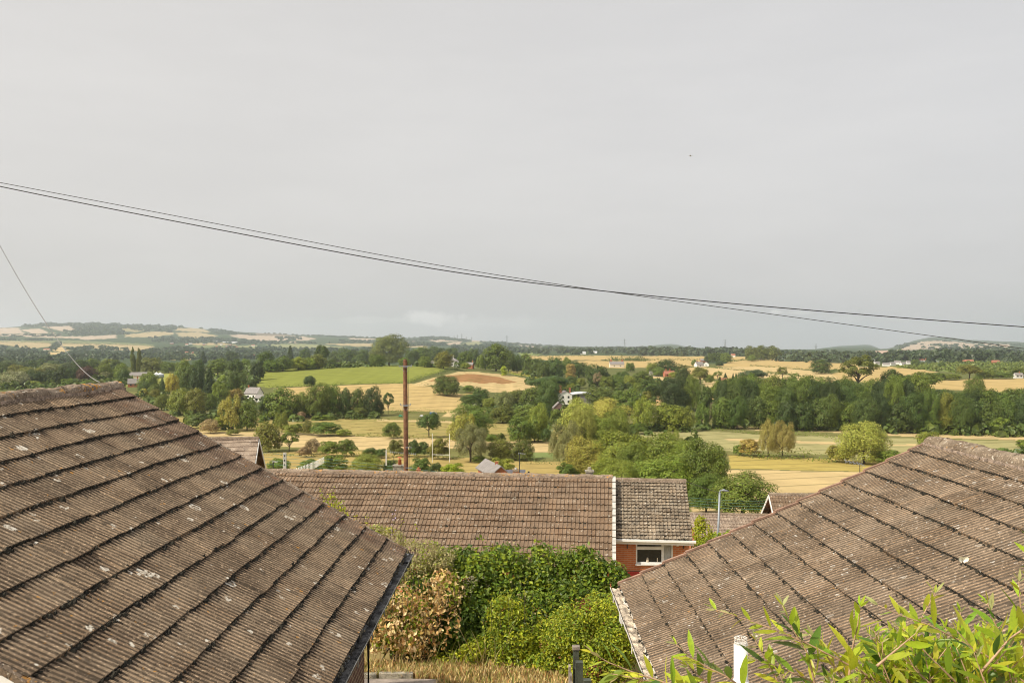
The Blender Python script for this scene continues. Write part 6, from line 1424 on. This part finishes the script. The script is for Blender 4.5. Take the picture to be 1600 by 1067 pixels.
# ---------------------------------------------------------------- foreground shrub
def shrub():
    root = empty('cotoneaster_shrub', V3(1400, 1500, 2.3), 'leafy green shrub with long arching shoots in the lower right foreground', 'shrub')
    off = np.array(root.location); g = np.random.default_rng(55)
    L1=(.33,.42,.028); L2=(.22,.33,.03); L3=(.47,.50,.045); L4=(.095,.17,.028); L5=(.40,.40,.17)
    def shoot(pts, size=.075, every=.018, r=.0032, seedc=0, tipw=1.0):
        P = np.array([np.array(V3(*p)) for p in pts]); seg = np.linalg.norm(np.diff(P, axis=0), axis=1); cum = np.concatenate([[0], np.cumsum(seg)]); tot = cum[-1]
        def at(s): return np.array([np.interp(s, cum, P[:, k]) for k in range(3)])
        mb = MB(); ss = np.linspace(0, tot, 14); pts3 = [Vector(at(s)) for s in ss]
        mb.tube([q for q in pts3], [r*(.30+.70*(i/13)) for i in range(14)], 6)
        V = list(mb.v); Fq = list(mb.f); mi = [1]*len(mb.f); C = [(.42,.27,.17)]*len(mb.v)
        n = int(tot/every); ph = g.uniform(0, 6.28)
        for i in range(n+2):
            s = min(tot, (i+.15)*every) if i < n else 0.0; c = at(s); ax = at(min(tot, s+.01))-at(max(0, s-.01)); ax = -ax/np.linalg.norm(ax)     # towards the tip
            ph += 2.4+g.normal(0,.25); e1 = np.cross(ax, [0,0,1]); e1 /= np.linalg.norm(e1); e2 = np.cross(e1, ax)
            rad = e1*math.cos(ph)+e2*math.sin(ph); k = .35 if i >= n else g.uniform(.55,1.1)
            d = ax*(1.0-.35*k)+rad*k+np.array([0,0,.10]); d /= np.linalg.norm(d)
            nn = np.array([0,-.25,1.0])+g.normal(0,.35,3); b = np.cross(d, nn); b /= np.linalg.norm(b); nn = np.cross(b, d)
            grow = min(1, .38+s/tot*1.6)*tipw; l = size*g.uniform(.75,1.25)*grow; w = l*g.uniform(.115,.16); fold = .22; curl = g.uniform(-.28,.12)
            def q(t, u): return c + d*(l*t) + b*(w*u) + nn*(abs(u)*w*fold + curl*l*t*t - .0*l)
            o = len(V); V += [tuple(q(0,0)), tuple(q(.22,-.72)), tuple(q(.22,0)), tuple(q(.22,.72)), tuple(q(.52,-1)), tuple(q(.52,0)), tuple(q(.52,1)), tuple(q(.82,-.58)), tuple(q(.82,0)), tuple(q(.82,.58)), tuple(q(1.04,0))]
            f = [(0,2,1),(0,3,2),(1,2,5,4),(2,3,6,5),(4,5,8,7),(5,6,9,8),(7,8,10),(8,9,10)]; Fq += [[o+a for a in t] for t in f]; mi += [0]*8
            base = [L1,L2,L3,L4,L1,L3][int(g.integers(6))] if grow > .6 else [L3,L5,L1][int(g.integers(3))]
            C += [tuple(x*g.uniform(.9,1.1) for x in base)]*11
        me = bpy.data.meshes.new('branch'); me.from_pydata([tuple(np.array(v)-off) for v in V], [], Fq); me.materials.append(MT['leaf_near']); me.materials.append(MT['stem']); me.polygons.foreach_set('material_index', mi); me.polygons.foreach_set('use_smooth', [True]*len(Fq))
        a = me.color_attributes.new('Col', 'FLOAT_COLOR', 'POINT'); a.data.foreach_set('color', np.array([(*c,1) for c in C], np.float32).ravel()); me.update()
        link_mesh('branch', me, root)
    D = 2.25
    for pts in [
      [(926,1020,D),(950,1034,D),(990,1050,D),(1040,1066,D),(1090,1095,D)], [(955,1052,D),(1000,1060,D),(1060,1075,D),(1110,1100,D)],
      [(1056,1006,D),(1078,1025,D),(1105,1042,D),(1135,1056,D),(1175,1085,D)], [(1180,1000,D+.1),(1192,1022,D+.1),(1205,1045,D+.1),(1225,1080,D+.1)],
      [(1118,952,D),(1150,962,D),(1200,979,D),(1258,1003,D),(1330,1040,D),(1400,1080,D)], [(1075,1040,D+.05),(1090,1052,D+.05),(1105,1066,D+.05),(1118,1085,D+.05)],
      [(1222,945,D),(1240,985,D),(1262,1020,D),(1275,1075,D)], [(1344,946,D),(1340,978,D),(1332,1010,D),(1326,1060,D)],
      [(1372,945,D-.1),(1410,962,D-.1),(1450,975,D-.1),(1500,1000,D-.1),(1545,1026,D-.1),(1610,1072,D-.1)], [(1461,926,D),(1448,950,D),(1432,980,D),(1405,1030,D),(1385,1080,D)],
      [(1543,942,D-.15),(1553,970,D-.15),(1570,1005,D-.15),(1585,1060,D-.15)], [(1592,908,D-.2),(1594,940,D-.2),(1597,975,D-.2),(1602,1030,D-.2)],
      [(1370,1040,D-.2),(1400,1015,D-.2),(1432,988,D-.2)][::-1], [(1340,1072,D),(1380,1030,D),(1415,995,D),(1440,985,D)][::-1], [(1612,848,D-.1),(1618,880,D-.1),(1640,950,D-.1)],
      [(1265,990,D+.1),(1285,1015,D+.1),(1310,1050,D+.1),(1330,1085,D+.1)], [(1500,955,D+.1),(1505,985,D+.1),(1512,1020,D+.1),(1520,1075,D+.1)], [(1180,1030,D+.1),(1215,1040,D+.1),(1265,1062,D+.1),(1310,1095,D+.1)]]: shoot(pts)
    for i in range(185):
        x = g.uniform(1215, 1640) if i % 7 == 0 else g.uniform(1330, 1640); ymin = np.interp(x, [1190,1310,1330,1400,1500,1600,1640],[1040,1035,985,965,965,945,925]); y = g.uniform(ymin+10, 1075); dd = g.uniform(2.0, 2.75)
        x1 = x+g.uniform(10,110)*(1 if x < 1450 else g.choice([-1,1])); y1 = y+g.uniform(60,120)
        shoot([(x,y,dd),((x+x1)/2-g.uniform(0,12),(y+y1)/2-g.uniform(0,12),dd),(x1,y1,dd)], .058, .0135)
    # inner stems that carry the shoots
    mb = MB()
    for i in range(10):
        x = g.uniform(1250,1620); a = V3(x, 1075, 2.3); mb.tube([V3(1400+g.normal(0,30), 1500, 2.3), (V3(1400,1500,2.3)+a)/2+Vector((g.normal(0,.04),0,0)), a], [.012,.008,.004], 6)
    mb.build('stems', MT['stem'], root)
shrub()
DENOISE=True; SKY_SAT=.26; SKY_VEIL=.66; VEIL=(7.1,7.0,6.92); WARM_L=(1.03,1.01,.985); WARM_R=(.985,.985,.992); CLOUD=(8.8,8.5,8.1); SKY_STR=.122; SUN=5.0; HAZE_C=(.80,.88,.98,1); HAZE_D=7.5e-5; EXPO=0.0
# ---------------------------------------------------------------- sky, sun, air, camera
TO_SUN = Vector((-.61, -.36, .71)).normalized()
el = math.asin(TO_SUN.z); az = math.atan2(TO_SUN.x, TO_SUN.y)
w = bpy.data.worlds.new('World'); S.world = w; w.use_nodes = True; nt = w.node_tree; bg = nt.nodes['Background']
sky = nt.nodes.new('ShaderNodeTexSky'); sky.sky_type = 'NISHITA'; sky.sun_disc = False; sky.sun_elevation = el; sky.sun_rotation = az
sky.air_density = 1.0; sky.dust_density = 6.0; sky.ozone_density = 1.0; sky.altitude = 60
hs = nt.nodes.new('ShaderNodeHueSaturation'); hs.inputs['Saturation'].default_value = SKY_SAT; nt.links.new(sky.outputs[0], hs.inputs['Color'])
tc = nt.nodes.new('ShaderNodeTexCoord').outputs['Generated']
sp = nt.nodes.new('ShaderNodeSeparateXYZ'); nt.links.new(tc, sp.inputs[0])
# even veil of high haze over the blue
veil = mixc(nt, SKY_VEIL, hs.outputs[0], VEIL)
warm = mixc(nt, sstep(nt, math_(nt, 'DIVIDE', sp.outputs[0], math_(nt, 'MAXIMUM', sp.outputs[1], .05)), -.62, .62), WARM_L, WARM_R)
veil = mixc(nt, 1.0, veil, warm, 'MULTIPLY')
mpv = nt.nodes.new('ShaderNodeMapping'); mpv.inputs['Scale'].default_value = (1,1,4.5); nt.links.new(tc, mpv.inputs[0])
vn = noise(nt, mpv.outputs[0], 2.2, 5, .6); veil = mixc(nt, math_(nt, 'MULTIPLY', sstep(nt, vn, .35, .7), .09), veil, (9.5,9.3,9.0))
# a few small faint clouds low over the hills
ax = math_(nt, 'DIVIDE', sp.outputs[0], math_(nt, 'MAXIMUM', sp.outputs[1], .05)); ay = math_(nt, 'DIVIDE', sp.outputs[2], math_(nt, 'MAXIMUM', sp.outputs[1], .05))
nz = math_(nt, 'SUBTRACT', noise(nt, tc, 38, 5, .6), .5)
k = None
for (px, py, rx, ry, s) in ((676,497,64,16,.85),(600,500,160,7,.25),(1213,487.5,13,4,.7),(1255,489,30,3,.4),(1320,500,60,7,.22),(1395,499,40,6,.16),(760,505,120,14,.25)):
    u = math_(nt, 'DIVIDE', math_(nt, 'SUBTRACT', ax, (px-CX)/F), rx/F); v = math_(nt, 'DIVIDE', math_(nt, 'SUBTRACT', ay, -(py-CY)/F), ry/F)
    d = math_(nt, 'ADD', math_(nt, 'SQRT', math_(nt, 'ADD', math_(nt, 'MULTIPLY', u, u), math_(nt, 'MULTIPLY', v, v))), math_(nt, 'MULTIPLY', nz, 2.2))
    m = math_(nt, 'MULTIPLY', sstep(nt, d, 1.0, .25), s); k = m if k is None else math_(nt, 'MAXIMUM', k, m)
fin = mixc(nt, math_(nt, 'MULTIPLY', k, .62), veil, CLOUD)
nt.links.new(fin, bg.inputs['Color']); bg.inputs['Strength'].default_value = SKY_STR
l = bpy.data.lights.new('sun', 'SUN'); l.energy = SUN; l.angle = R(.6); l.color = (1, .91, .75)
o = bpy.data.objects.new('sun', l); COL.objects.link(o); o.rotation_euler = (-TO_SUN).to_track_quat('-Z', 'Y').to_euler()
# the air
mb = MB(); zlo = float(ZT.min())-30; x = 26500; mb.box((0, 8000, (zlo+330)/2), (2*x, 18200, 330-zlo))
m = bpy.data.materials.new('air'); m.use_nodes = True; t = m.node_tree; t.nodes.remove(t.nodes['Principled BSDF'])
pv = t.nodes.new('ShaderNodeVolumePrincipled'); pv.inputs['Color'].default_value = HAZE_C; pv.inputs['Density'].default_value = HAZE_D; pv.inputs['Anisotropy'].default_value = .35
t.links.new(pv.outputs[0], t.nodes['Material Output'].inputs['Volume'])
o = mb.build('haze', m); tag(o, 'thin blue grey summer haze over the valley', 'haze', kind='stuff')
cam = bpy.data.cameras.new('camera'); cam.sensor_width = 36; cam.lens = F/1600*36; cam.clip_start = .1; cam.clip_end = 60000
cam.dof.use_dof = True; cam.dof.focus_distance = 40; cam.dof.aperture_fstop = 20
c = bpy.data.objects.new('camera', cam); COL.objects.link(c); c.location = (0,0,0); c.rotation_euler = (R(90), 0, 0); S.camera = c
S.view_settings.view_transform = 'Standard'; S.view_settings.look = 'None'; S.view_settings.exposure = EXPO; S.view_settings.gamma = 1
S.cycles.max_bounces = 6; S.cycles.diffuse_bounces = 3; S.cycles.glossy_bounces = 2; S.cycles.transmission_bounces = 3; S.cycles.volume_bounces = 1; S.cycles.transparent_max_bounces = 4
S.cycles.use_denoising = DENOISE; S.cycles.filter_width = 1.0
